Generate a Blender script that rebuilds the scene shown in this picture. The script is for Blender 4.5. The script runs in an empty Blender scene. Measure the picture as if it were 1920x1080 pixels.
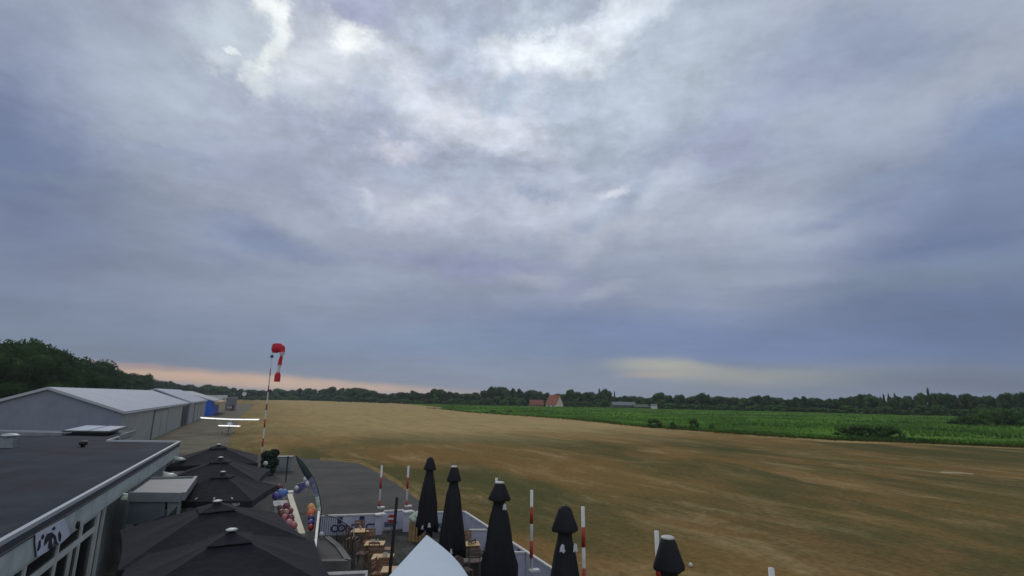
import bpy, bmesh, math, random
from mathutils import Vector, Matrix, noise, Euler
R = math.radians
sc = bpy.context.scene
COL = sc.collection

# ------------------------------------------------------------------ camera
H = 6.5; F = 960.0; PITCH = R(12.05); ROLL = 0.014
cam_d = bpy.data.cameras.new('camera'); cam_d.lens = 18.0; cam_d.sensor_width = 36.0
cam_d.clip_start = 0.05; cam_d.clip_end = 12000
cam = bpy.data.objects.new('camera', cam_d); COL.objects.link(cam)
CR = Matrix.Rotation(math.pi/2 + PITCH, 3, 'X') @ Matrix.Rotation(ROLL, 3, 'Z')
cam.matrix_world = Matrix.Translation((0, 0, H)) @ CR.to_4x4()
sc.camera = cam
sc.render.resolution_x = 1024; sc.render.resolution_y = 576

def ray(px, py):                       # viewing direction through a point of the photograph
    return (CR @ Vector(((px-960)/F, -(py-540)/F, -1))).normalized()
def at(px, py, z=0.0):                 # where that direction meets height z
    d = ray(px, py); t = (z-H)/d.z
    return Vector((d.x*t, d.y*t, z))
def atd(px, py, dep):                  # where it meets the distance dep (along +Y)
    d = ray(px, py); t = dep/d.y
    return Vector((d.x*t, dep, H+d.z*t))

# ------------------------------------------------------------------ light
SUN_AZ = R(-26); SUN_EL = R(36)        # veiled sun behind the bright cloud at the upper left
sd = bpy.data.lights.new('sun', 'SUN'); sd.energy = .7; sd.angle = R(14); sd.color = (1, .95, .88)
sun = bpy.data.objects.new('sun', sd); COL.objects.link(sun)
sdir = Vector((math.sin(SUN_AZ)*math.cos(SUN_EL), math.cos(SUN_AZ)*math.cos(SUN_EL), math.sin(SUN_EL)))
sun.rotation_euler = sdir.to_track_quat('Z', 'Y').to_euler()
sc.view_settings.view_transform = 'Standard'; sc.view_settings.look = 'None'
sc.view_settings.exposure = 0.0; sc.view_settings.gamma = 1.0; sc.view_settings.use_curve_mapping = False

def lin(c):
    return tuple(((x/255)/12.92 if x/255 <= .04045 else ((x/255+.055)/1.055)**2.4) for x in c)
def lin4(c): return lin(c) + (1,)

# ------------------------------------------------------------------ world: broken evening overcast
W = bpy.data.worlds.new('World'); sc.world = W; W.use_nodes = True
nt = W.node_tree; N = nt.nodes; L = nt.links
for n in list(N): N.remove(n)
def mth(op, a, b=None, c=None, clamp=False, tree=None):
    t = tree or nt
    n = t.nodes.new('ShaderNodeMath'); n.operation = op; n.use_clamp = clamp
    for i, x in enumerate((a, b, c)):
        if x is None: continue
        if isinstance(x, (int, float)): n.inputs[i].default_value = x
        else: t.links.new(x, n.inputs[i])
    return n.outputs[0]
tc = N.new('ShaderNodeTexCoord'); sx = N.new('ShaderNodeSeparateXYZ'); L.new(tc.outputs['Generated'], sx.inputs[0])
X, Y, Z = sx.outputs
az = mth('ARCTAN2', X, Y); el = mth('ARCSINE', mth('MINIMUM', mth('MAXIMUM', Z, -.999), .999))
zc = mth('ADD', mth('MAXIMUM', Z, 0.0), .16)
plane = N.new('ShaderNodeCombineXYZ'); L.new(mth('DIVIDE', X, zc), plane.inputs[0]); L.new(mth('DIVIDE', Y, zc), plane.inputs[1])
def noi(vec, scale, detail, rough, dist=0.0, loc=(0, 0, 0), sc3=(1, 1, 1), rot=0.0):
    m = N.new('ShaderNodeMapping'); L.new(vec, m.inputs[0])
    m.inputs['Location'].default_value = loc; m.inputs['Scale'].default_value = sc3; m.inputs['Rotation'].default_value = (0, 0, rot)
    n = N.new('ShaderNodeTexNoise'); L.new(m.outputs[0], n.inputs['Vector'])
    n.inputs['Scale'].default_value = scale; n.inputs['Detail'].default_value = detail
    n.inputs['Roughness'].default_value = rough; n.inputs['Distortion'].default_value = dist
    return n
ang = N.new('ShaderNodeCombineXYZ'); L.new(az, ang.inputs[0]); L.new(mth('MULTIPLY', el, 1.35), ang.inputs[1])
wn = noi(ang.outputs[0], 4.5, 5, .58, 0, (3.1, 7.7, 0))
wn2 = noi(ang.outputs[0], 15.0, 9, .70, .1, (9.1, 2.7, 0))
wamp = mth('ADD', mth('MULTIPLY', mth('MINIMUM', mth('MAXIMUM', el, 0.0), .5), .17), .003)
def warp(ch, base, k=1.0):
    s = N.new('ShaderNodeSeparateColor'); L.new(wn.outputs['Color'], s.inputs[0])
    s2 = N.new('ShaderNodeSeparateColor'); L.new(wn2.outputs['Color'], s2.inputs[0])
    d = mth('ADD', mth('SUBTRACT', s.outputs[ch], .5), mth('MULTIPLY', mth('SUBTRACT', s2.outputs[ch], .5), .6))
    return mth('ADD', base, mth('MULTIPLY', d, mth('MULTIPLY', wamp, 2.0*k)))
wc = N.new('ShaderNodeCombineXYZ'); L.new(warp(0, az), wc.inputs[0]); L.new(warp(1, el, .8), wc.inputs[1])
# overall tone from horizon to zenith
mr = N.new('ShaderNodeMapRange'); L.new(warp(1, el, .5), mr.inputs[0]); mr.inputs[1].default_value = 0; mr.inputs[2].default_value = 1.2
cr = N.new('ShaderNodeValToRGB'); L.new(mr.outputs[0], cr.inputs[0])
stops = [(0, (124, 132, 148)), (.05, (118, 130, 150)), (.09, (118, 131, 154)), (.16, (132, 141, 162)), (.25, (148, 156, 174)),
         (.38, (157, 166, 184)), (.55, (163, 172, 188)), (.75, (160, 168, 182)), (1, (158, 165, 178))]
while len(cr.color_ramp.elements) < len(stops): cr.color_ramp.elements.new(.5)
for e, (p, c) in zip(cr.color_ramp.elements, stops): e.position = p; e.color = lin4(c)
# unseen sky behind the camera, brightness added to fill faces turned this way
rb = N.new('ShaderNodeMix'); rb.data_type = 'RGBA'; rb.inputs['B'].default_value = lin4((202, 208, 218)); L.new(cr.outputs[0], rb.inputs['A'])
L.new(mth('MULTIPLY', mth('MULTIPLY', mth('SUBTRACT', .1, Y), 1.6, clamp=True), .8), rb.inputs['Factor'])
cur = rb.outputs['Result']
def azel(px, py):
    d = ray(px, py); return Vector((math.atan2(d.x, d.y), math.asin(d.z)))
def blob(px, py, a, b, th, c, w, pw=1.0):
    global cur
    t = R(th); p0 = azel(px, py)
    p1 = azel(px+a*math.cos(t), py+a*math.sin(t))-p0; p2 = azel(px-b*math.sin(t), py+b*math.cos(t))-p0
    m = N.new('ShaderNodeMapping'); m.vector_type = 'TEXTURE'; L.new(wc.outputs[0], m.inputs[0])
    m.inputs['Location'].default_value = (p0.x, p0.y, 0)
    m.inputs['Rotation'].default_value = (0, 0, math.atan2(p1.y, p1.x))
    k = 1.9
    m.inputs['Scale'].default_value = (p1.length*k, p2.length*k, 1)
    g = N.new('ShaderNodeTexGradient'); g.gradient_type = 'QUADRATIC_SPHERE'; L.new(m.outputs[0], g.inputs[0])
    # smooth the fall-off so no blob shows a centre
    f = mth('MULTIPLY', mth('SUBTRACT', 1.0, mth('POWER', mth('SUBTRACT', 1.0, g.outputs['Fac'], clamp=True), 2.6*pw)), w, clamp=True)
    x = N.new('ShaderNodeMix'); x.data_type = 'RGBA'; L.new(f, x.inputs['Factor']); L.new(cur, x.inputs['A']); x.inputs['B'].default_value = lin4(c)
    cur = x.outputs['Result']
BL = [
 # broad tones
 (60, 480, 330, 240, 0, (116, 126, 148), .85), (200, 620, 420, 110, 3, (109, 121, 141), .85), (20, 260, 140, 190, 0, (98, 111, 143), .85),
 (200, 90, 170, 110, 0, (132, 142, 168), .5),
 (1820, 600, 470, 150, -5, (95, 108, 138), .92), (1760, 430, 380, 120, -14, (110, 122, 152), .9), (1480, 470, 180, 70, -20, (150, 158, 176), .6),
 (960, 190, 330, 190, 0, (178, 188, 205), .5), (350, 170, 170, 110, 10, (168, 179, 192), .7), (1200, 160, 170, 90, -30, (190, 202, 213), .6),
 (1620, 110, 190, 62, -10, (138, 152, 174), .85), (1440, 230, 270, 60, -32, (154, 161, 187), .7), (1890, 250, 130, 80, -20, (118, 133, 164), .85),
 (1860, 120, 190, 30, -25, (162, 170, 183), .75), (1500, 215, 100, 36, -20, (164, 174, 188), .7), (1600, 180, 200, 24, -15, (152, 161, 178), .5),
 (1250, 640, 480, 46, 3, (109, 123, 158), .9), (820, 650, 380, 46, 1, (116, 131, 157), .85), (600, 560, 300, 60, 0, (134, 142, 162), .6),
 (620, 230, 170, 62, 18, (155, 163, 185), .8), (650, 20, 75, 50, 0, (155, 160, 188), .85), (865, 100, 62, 85, 10, (166, 176, 196), .8),
 (540, 330, 150, 46, 10, (145, 152, 178), .6),
 # bright openings
 (600, 125, 160, 50, 10, (205, 211, 219), .85), (640, 85, 46, 26, 25, (238, 242, 242), 1), (490, 25, 26, 70, -12, (250, 252, 250), 1),
 (500, 115, 20, 60, 0, (228, 234, 232), .9), (445, 116, 16, 6, 15, (255, 255, 255), 1), (430, 60, 60, 70, 0, (190, 202, 212), .8),
 (1010, 95, 110, 34, -8, (238, 243, 247), 1), (1130, 40, 150, 30, -30, (222, 229, 236), .9), (870, 215, 130, 44, 15, (212, 215, 224), .9),
 (950, 270, 90, 24, 10, (205, 209, 220), .7), (745, 272, 42, 15, 5, (198, 199, 212), .85), (960, 150, 60, 40, 20, (210, 215, 225), .6),
 (1010, 20, 60, 25, -20, (196, 208, 218), .6),
 (770, 385, 120, 36, 15, (190, 194, 208), .85), (695, 368, 12, 26, -15, (208, 214, 224), .9), (800, 370, 40, 20, 20, (204, 210, 220), .6),
 (930, 400, 150, 44, 8, (176, 182, 198), .6), (1010, 385, 80, 50, 5, (186, 190, 204), .7), (1260, 400, 260, 52, 2, (176, 184, 198), .75),
 (1160, 357, 36, 9, 0, (210, 213, 221), .85), (1240, 350, 60, 22, -15, (190, 196, 208), .7), (1090, 450, 40, 30, -40, (182, 186, 198), .7),
 # dark flecks
 (500, 455, 90, 24, 18, (116, 129, 158), .85), (890, 502, 110, 18, 2, (137, 142, 173), .8), (1185, 375, 45, 14, -35, (152, 162, 182), .8),
 (1000, 362, 40, 12, 5, (150, 160, 182), .8), (1100, 425, 40, 16, -50, (152, 162, 184), .7), (1050, 530, 60, 26, 20, (143, 150, 174), .7),
 (690, 395, 22, 22, 0, (158, 168, 188), .7), (950, 170, 24, 34, 30, (168, 184, 204), .7),
 (1730, 520, 300, 26, -8, (118, 131, 150), .7), (1600, 395, 140, 16, -14, (124, 136, 162), .6),
 (560, 400, 50, 26, 30, (160, 168, 186), .5), (600, 470, 60, 14, 20, (126, 136, 162), .6), (420, 480, 60, 16, 25, (120, 132, 156), .6), (740, 480, 90, 12, 5, (140, 148, 172), .6),
 (990, 470, 60, 14, -5, (150, 158, 178), .6), (1000, 520, 40, 12, 0, (168, 172, 186), .6), (1130, 545, 50, 10, -10, (160, 166, 182), .6), (700, 520, 120, 14, 4, (146, 154, 172), .5), (1180, 420, 40, 12, -20, (186, 190, 202), .5),
 (560, 180, 60, 24, 25, (184, 194, 204), .6), (760, 130, 50, 40, 10, (204, 208, 218), .7), (700, 170, 60, 26, 30, (172, 182, 198), .6), (560, 50, 30, 40, 0, (176, 184, 196), .7), (460, 80, 18, 50, -20, (176, 186, 200), .7),
 (410, 130, 40, 14, 20, (206, 214, 222), .6), (800, 60, 40, 30, 0, (186, 196, 210), .6), (900, 40, 50, 30, 30, (168, 180, 198), .6), (920, 190, 26, 22, 20, (178, 190, 206), .7), (840, 250, 50, 18, 8, (196, 200, 212), .5),
 (1060, 130, 60, 14, -10, (200, 205, 216), .7), (1090, 60, 24, 14, -20, (196, 200, 214), .6), (1060, 310, 60, 14, 20, (182, 188, 204), .6), (960, 330, 80, 16, 5, (164, 172, 192), .6), (1200, 350, 20, 9, -30, (158, 168, 188), .8),
 (1110, 380, 26, 16, 30, (180, 186, 200), .6), (860, 350, 60, 18, 10, (166, 174, 192), .6), (640, 340, 60, 30, 30, (152, 160, 182), .6), (1350, 330, 120, 16, -12, (160, 168, 186), .5), (1420, 520, 160, 14, -4, (146, 154, 170), .5),
 (1700, 330, 160, 14, -16, (128, 142, 166), .6), (1560, 290, 140, 12, -18, (150, 160, 180), .5), (1750, 470, 120, 10, -14, (104, 116, 148), .6), (300, 300, 120, 14, 10, (132, 142, 166), .5), (160, 350, 140, 12, 6, (118, 132, 150), .5), (250, 400, 140, 12, 4, (124, 136, 156), .5),
 # strip of clearer sky along the horizon
 (1500, 706, 420, 24, 1, (124, 132, 140), .9), (1850, 715, 300, 24, 0, (103, 112, 130), .9), (1250, 688, 90, 13, 3, (166, 164, 154), .95), (1330, 700, 170, 16, 2, (146, 148, 146), .8),
 (1215, 704, 50, 5, -2, (165, 150, 142), .6), (930, 700, 200, 26, 2, (122, 132, 152), .7), (420, 712, 300, 12, 4.2, (186, 158, 138), .95), (640, 727, 250, 9, 3, (180, 158, 144), .85),
 (230, 687, 120, 5, 3, (150, 132, 138), .7),
]
for b in BL:
    c_ = (b[5][0], b[5][1]+1, b[5][2]+2); blob(*b[:5], c_, b[6])
# fine cloud structure
fn = noi(ang.outputs[0], 6.0, 10, .66, .15, (1.7, 4.2, 0), (1, 1.5, 1), .25)
fs = noi(plane.outputs[0], 1.5, 8, .62, .2, (5.7, 1.2, 0), (.5, 2.1, 1), -.95)
pf = noi(ang.outputs[0], 10.0, 9, .62, .25, (2.2, 8.2, 0), (1, 1.4, 1), -.3)
pf2 = noi(ang.outputs[0], 26.0, 6, .60, .15, (6.2, 1.2, 0), (1, 1.3, 1), .2)
def sst(x, a, b_):
    r = N.new('ShaderNodeMapRange'); r.interpolation_type = 'SMOOTHSTEP'; L.new(x, r.inputs[0]); r.inputs[1].default_value = a; r.inputs[2].default_value = b_; r.inputs[3].default_value = -.5; r.inputs[4].default_value = .5
    return r.outputs[0]
pam = mth('MULTIPLY', mth('SUBTRACT', 1.15, mth('MULTIPLY', mth('ABSOLUTE', mth('ADD', az, .06)), 1.5), clamp=True), mth('MULTIPLY', mth('SUBTRACT', el, .14), 3.2, clamp=True))
pam = mth('ADD', mth('MULTIPLY', pam, .9), .10)
st = noi(ang.outputs[0], 2.6, 8, .62, .15, (4.2, 9.1, 0), (1, 5.5, 1), .06)
stw = mth('MULTIPLY', mth('MULTIPLY', mth('SUBTRACT', st.outputs['Fac'], .5), 1.5), mth('SUBTRACT', 1.0, mth('MULTIPLY', el, 1.8), clamp=True))
dt = mth('ADD', mth('ADD', stw, mth('MULTIPLY', mth('SUBTRACT', fn.outputs['Fac'], .5), 1.1)), mth('MULTIPLY', mth('SUBTRACT', fs.outputs['Fac'], .5), .55))
dt = mth('ADD', dt, mth('MULTIPLY', mth('ADD', mth('MULTIPLY', mth('SUBTRACT', sst(pf.outputs['Fac'], .38, .66), .12), .36), mth('MULTIPLY', sst(pf2.outputs['Fac'], .34, .68), .20)), pam))
damp = mth('ADD', mth('MULTIPLY', mth('MINIMUM', mth('MAXIMUM', el, 0.0), .45), .85), .20)
gain = mth('ADD', 1.12, mth('MULTIPLY', dt, damp))
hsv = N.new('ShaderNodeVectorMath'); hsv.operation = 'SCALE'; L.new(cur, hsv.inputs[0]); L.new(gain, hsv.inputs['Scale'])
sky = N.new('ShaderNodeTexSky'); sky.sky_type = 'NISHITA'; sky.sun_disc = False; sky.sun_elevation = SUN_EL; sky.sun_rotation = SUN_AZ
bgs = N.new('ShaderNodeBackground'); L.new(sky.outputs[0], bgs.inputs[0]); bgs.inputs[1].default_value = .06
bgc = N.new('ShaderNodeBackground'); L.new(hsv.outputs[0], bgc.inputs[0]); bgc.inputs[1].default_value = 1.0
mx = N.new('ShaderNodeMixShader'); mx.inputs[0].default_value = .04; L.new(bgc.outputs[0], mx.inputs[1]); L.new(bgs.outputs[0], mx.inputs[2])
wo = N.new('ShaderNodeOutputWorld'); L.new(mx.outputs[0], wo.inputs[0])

# ------------------------------------------------------------------ helpers
SPLIT = {'post', 'parapet', 'felt_seam', 'gable_wall', 'side_wall', 'porch_post', 'leg', 'apron', 'wheel_strut', 'wall', 'fascia'}
class MB:
    def __init__(s): s.v = []; s.f = []; s.m = []; s.cur = 0; s.parts = []
    def add(s, vs, fs):
        vs = [tuple(p) for p in vs]; s.parts.append((vs, list(fs))); o = len(s.v); s.v += vs
        for q in fs: s.f.append(tuple(i+o for i in q)); s.m.append(s.cur)
        return s
    def box(s, c, d, rz=0.0, M=None):
        hx, hy, hz = d[0]/2, d[1]/2, d[2]/2
        vs = [Vector((x*hx, y*hy, z*hz)) for z in (-1, 1) for y in (-1, 1) for x in (-1, 1)]
        rm = M if M else Matrix.Rotation(rz, 3, 'Z')
        vs = [rm @ p + Vector(c) for p in vs]
        return s.add(vs, [(0, 2, 3, 1), (4, 5, 7, 6), (0, 1, 5, 4), (2, 6, 7, 3), (0, 4, 6, 2), (1, 3, 7, 5)])
    def strip(s, p0, p1, z0, z1, o0, o1):        # bar along p0->p1, from o0 to o1 to its right
        p0 = Vector((p0[0], p0[1])); p1 = Vector((p1[0], p1[1])); d = (p1-p0).normalized(); n = Vector((d.y, -d.x))
        q = [p0+n*o0, p1+n*o0, p1+n*o1, p0+n*o1]
        return s.prism(q, z0, z1)
    def prism(s, q, z0, z1):
        q = [Vector((a[0], a[1])) for a in q]
        ar = sum(q[i].x*q[(i+1) % len(q)].y-q[(i+1) % len(q)].x*q[i].y for i in range(len(q)))
        if ar < 0: q = q[::-1]
        n = len(q)
        vs = [(p.x, p.y, z0) for p in q]+[(p.x, p.y, z1) for p in q]
        fs = [tuple(range(n))[::-1], tuple(range(n, 2*n))]+[(i, (i+1) % n, n+(i+1) % n, n+i) for i in range(n)]
        return s.add(vs, fs)
    def tube(s, pts, rad, n=8, cap=True):
        pts = [Vector(p) for p in pts]
        if isinstance(rad, (int, float)): rad = [rad]*len(pts)
        vs = []; ref = None
        for i, p in enumerate(pts):
            t = (pts[min(i+1, len(pts)-1)]-pts[max(i-1, 0)]).normalized()
            if ref is None: ref = Vector((1, 0, 0)) if abs(t.x) < .9 else Vector((0, 1, 0))
            a = (ref-t*ref.dot(t)).normalized(); b = t.cross(a); ref = a
            for k in range(n):
                th = 2*math.pi*k/n; vs.append(p+(a*math.cos(th)+b*math.sin(th))*rad[i])
        fs = []
        for i in range(len(pts)-1):
            for k in range(n):
                fs.append((i*n+k, i*n+(k+1) % n, (i+1)*n+(k+1) % n, (i+1)*n+k))
        if cap: fs += [tuple(range(n))[::-1], tuple(range((len(pts)-1)*n, len(pts)*n))]
        return s.add(vs, fs)
    def ball(s, c, r, n=12, m=8, sc3=(1, 1, 1)):
        c = Vector(c); vs = [c+Vector((0, 0, r*sc3[2]))]
        for i in range(1, m):
            ph = math.pi*i/m
            for k in range(n):
                th = 2*math.pi*k/n
                vs.append(c+Vector((r*sc3[0]*math.sin(ph)*math.cos(th), r*sc3[1]*math.sin(ph)*math.sin(th), r*sc3[2]*math.cos(ph))))
        vs.append(c-Vector((0, 0, r*sc3[2]))); e = len(vs)-1
        fs = [(0, 1+k, 1+(k+1) % n) for k in range(n)]
        for i in range(m-2):
            for k in range(n): fs.append((1+i*n+k, 1+(i+1)*n+k, 1+(i+1)*n+(k+1) % n, 1+i*n+(k+1) % n))
        fs += [(e, 1+(m-2)*n+(k+1) % n, 1+(m-2)*n+k) for k in range(n)]
        return s.add(vs, fs)
    def lathe(s, c, prof, n=16, mod=None):
        c = Vector(c); vs = []
        for (r, z) in prof:
            for k in range(n):
                th = 2*math.pi*k/n; rr = r*(mod(th, z) if mod else 1)
                vs.append(c+Vector((rr*math.cos(th), rr*math.sin(th), z)))
        fs = []
        for i in range(len(prof)-1):
            for k in range(n): fs.append((i*n+k, i*n+(k+1) % n, (i+1)*n+(k+1) % n, (i+1)*n+k))
        fs += [tuple(range(n))[::-1], tuple(range((len(prof)-1)*n, len(prof)*n))]
        return s.add(vs, fs)
    def build(s, name, mats, parent=None, smooth=False, label=None, split=False):
        if (split or name in SPLIT) and len(s.parts) > 1 and parent:
            for vs, fs in s.parts:
                q = MB(); q.add(vs, fs); r = q.build(name, mats, parent, smooth, label)
            return r
        me = bpy.data.meshes.new(name); me.from_pydata(s.v, [], s.f)
        for m in (mats if isinstance(mats, (list, tuple)) else [mats]): me.materials.append(m)
        if any(s.m): me.polygons.foreach_set('material_index', s.m)
        if smooth: me.polygons.foreach_set('use_smooth', [True]*len(me.polygons))
        me.update(); o = bpy.data.objects.new(name, me); COL.objects.link(o)
        if parent:
            o.parent = parent; pw = world_of(parent); o.matrix_parent_inverse = Matrix.Identity(4)
            me.transform(pw.inverted())
        if label: o['label'] = label
        return o
def world_of(o):
    m = o.matrix_basis.copy()
    return (world_of(o.parent) @ m) if o.parent else m
def tag(o, label, cat, group=None, kind=None):
    if label: o['label'] = label
    if cat: o['category'] = cat
    if group: o['group'] = group
    if kind: o['kind'] = kind
    return o
def thing(name, loc, label, cat, group=None, rz=0.0):
    o = bpy.data.objects.new(name, None); COL.objects.link(o); o.empty_display_size = .2
    o.location = loc; o.rotation_euler = (0, 0, rz); o.matrix_basis = Matrix.Translation(loc) @ Matrix.Rotation(rz, 4, 'Z')
    return tag(o, label, cat, group)
def dup(src, M, label=None, group=None):
    def rec(o, par):
        c = o.copy(); COL.objects.link(c); c.parent = par
        for ch in [x for x in bpy.data.objects if x.parent == o and x is not c]: rec(ch, c)
        return c
    kids = [x for x in bpy.data.objects if x.parent == src]
    r = src.copy(); COL.objects.link(r); r.matrix_basis = M
    for k in kids:
        sub = [x for x in bpy.data.objects if x.parent == k]
        c = k.copy(); COL.objects.link(c); c.parent = r
        for q in sub:
            d = q.copy(); COL.objects.link(d); d.parent = c
    if label: r['label'] = label
    if group: r['group'] = group
    return r
def TRS(loc, rz=0.0, s=(1, 1, 1)):
    return Matrix.Translation(loc) @ Matrix.Rotation(rz, 4, 'Z') @ Matrix.Diagonal((s[0], s[1], s[2], 1))

def mat(name, c, rough=.7, c2=None, ns=3.0, amt=.5, metal=0.0, bump=0.0, bs=30.0, stretch=(1, 1, 1), spec=.5, coord='Object', rnd=0.0, trans=0.0):
    m = bpy.data.materials.new(name); m.use_nodes = True; t = m.node_tree; b = t.nodes['Principled BSDF']
    b.inputs['Roughness'].default_value = rough; b.inputs['Metallic'].default_value = metal; b.inputs['Specular IOR Level'].default_value = spec
    tcn = t.nodes.new('ShaderNodeTexCoord'); mp = t.nodes.new('ShaderNodeMapping'); mp.inputs['Scale'].default_value = stretch
    t.links.new(tcn.outputs[coord], mp.inputs[0])
    n = t.nodes.new('ShaderNodeTexNoise'); n.inputs['Scale'].default_value = ns; n.inputs['Detail'].default_value = 6; n.inputs['Roughness'].default_value = .6
    t.links.new(mp.outputs[0], n.inputs['Vector'])
    mxn = t.nodes.new('ShaderNodeMix'); mxn.data_type = 'RGBA'
    ca = lin4(c); cb = lin4(c2) if c2 else tuple(x*(.72) for x in ca[:3])+(1,)
    mxn.inputs['A'].default_value = ca; mxn.inputs['B'].default_value = cb
    r = t.nodes.new('ShaderNodeMapRange'); t.links.new(n.outputs['Fac'], r.inputs[0]); r.inputs[1].default_value = .35; r.inputs[2].default_value = .68; r.inputs[4].default_value = amt*1.3
    t.links.new(r.outputs[0], mxn.inputs['Factor']); out = mxn.outputs['Result']
    if rnd:
        oi = t.nodes.new('ShaderNodeObjectInfo'); hs = t.nodes.new('ShaderNodeHueSaturation'); t.links.new(out, hs.inputs['Color'])
        t.links.new(mth('ADD', mth('MULTIPLY', oi.outputs['Random'], 2*rnd, tree=t), 1-rnd, tree=t), hs.inputs['Value'])
        t.links.new(mth('ADD', mth('MULTIPLY', oi.outputs['Random'], .03, tree=t), .485, tree=t), hs.inputs['Hue']); out = hs.outputs[0]
    t.links.new(out, b.inputs['Base Color'])
    if bump:
        n2 = t.nodes.new('ShaderNodeTexNoise'); n2.inputs['Scale'].default_value = bs; n2.inputs['Detail'].default_value = 5; t.links.new(mp.outputs[0], n2.inputs['Vector'])
        bp = t.nodes.new('ShaderNodeBump'); bp.inputs['Strength'].default_value = bump; bp.inputs['Distance'].default_value = .05; t.links.new(n2.outputs['Fac'], bp.inputs['Height']); t.links.new(bp.outputs[0], b.inputs['Normal'])
    if trans:
        tr = t.nodes.new('ShaderNodeBsdfTranslucent'); t.links.new(out, tr.inputs[0]); ms = t.nodes.new('ShaderNodeMixShader'); ms.inputs[0].default_value = trans
        t.links.new(b.outputs[0], ms.inputs[1]); t.links.new(tr.outputs[0], ms.inputs[2]); t.links.new(ms.outputs[0], t.nodes['Material Output'].inputs[0])
    return m
def sheet_metal(name, c, c2, pitch=.33, depth=.5, rough=.45, amt=.4, axis='X'):     # ribbed cladding
    m = mat(name, c, rough, c2, .6, amt, 0.0); t = m.node_tree; b = t.nodes['Principled BSDF']
    tcn = t.nodes.new('ShaderNodeTexCoord'); wv = t.nodes.new('ShaderNodeTexWave'); wv.bands_direction = axis
    wv.inputs['Scale'].default_value = .314/pitch; t.links.new(tcn.outputs['Object'], wv.inputs['Vector'])
    bp = t.nodes.new('ShaderNodeBump'); bp.inputs['Strength'].default_value = depth; bp.inputs['Distance'].default_value = .04
    t.links.new(wv.outputs['Fac'], bp.inputs['Height']); t.links.new(bp.outputs[0], b.inputs['Normal'])
    return m

AX = 0.4538                                       # heading of the airfield's long axis, to the left of +Y
A = Vector((-math.sin(AX), math.cos(AX))); B = Vector((math.cos(AX), math.sin(AX)))   # along / across (to the right)

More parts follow.
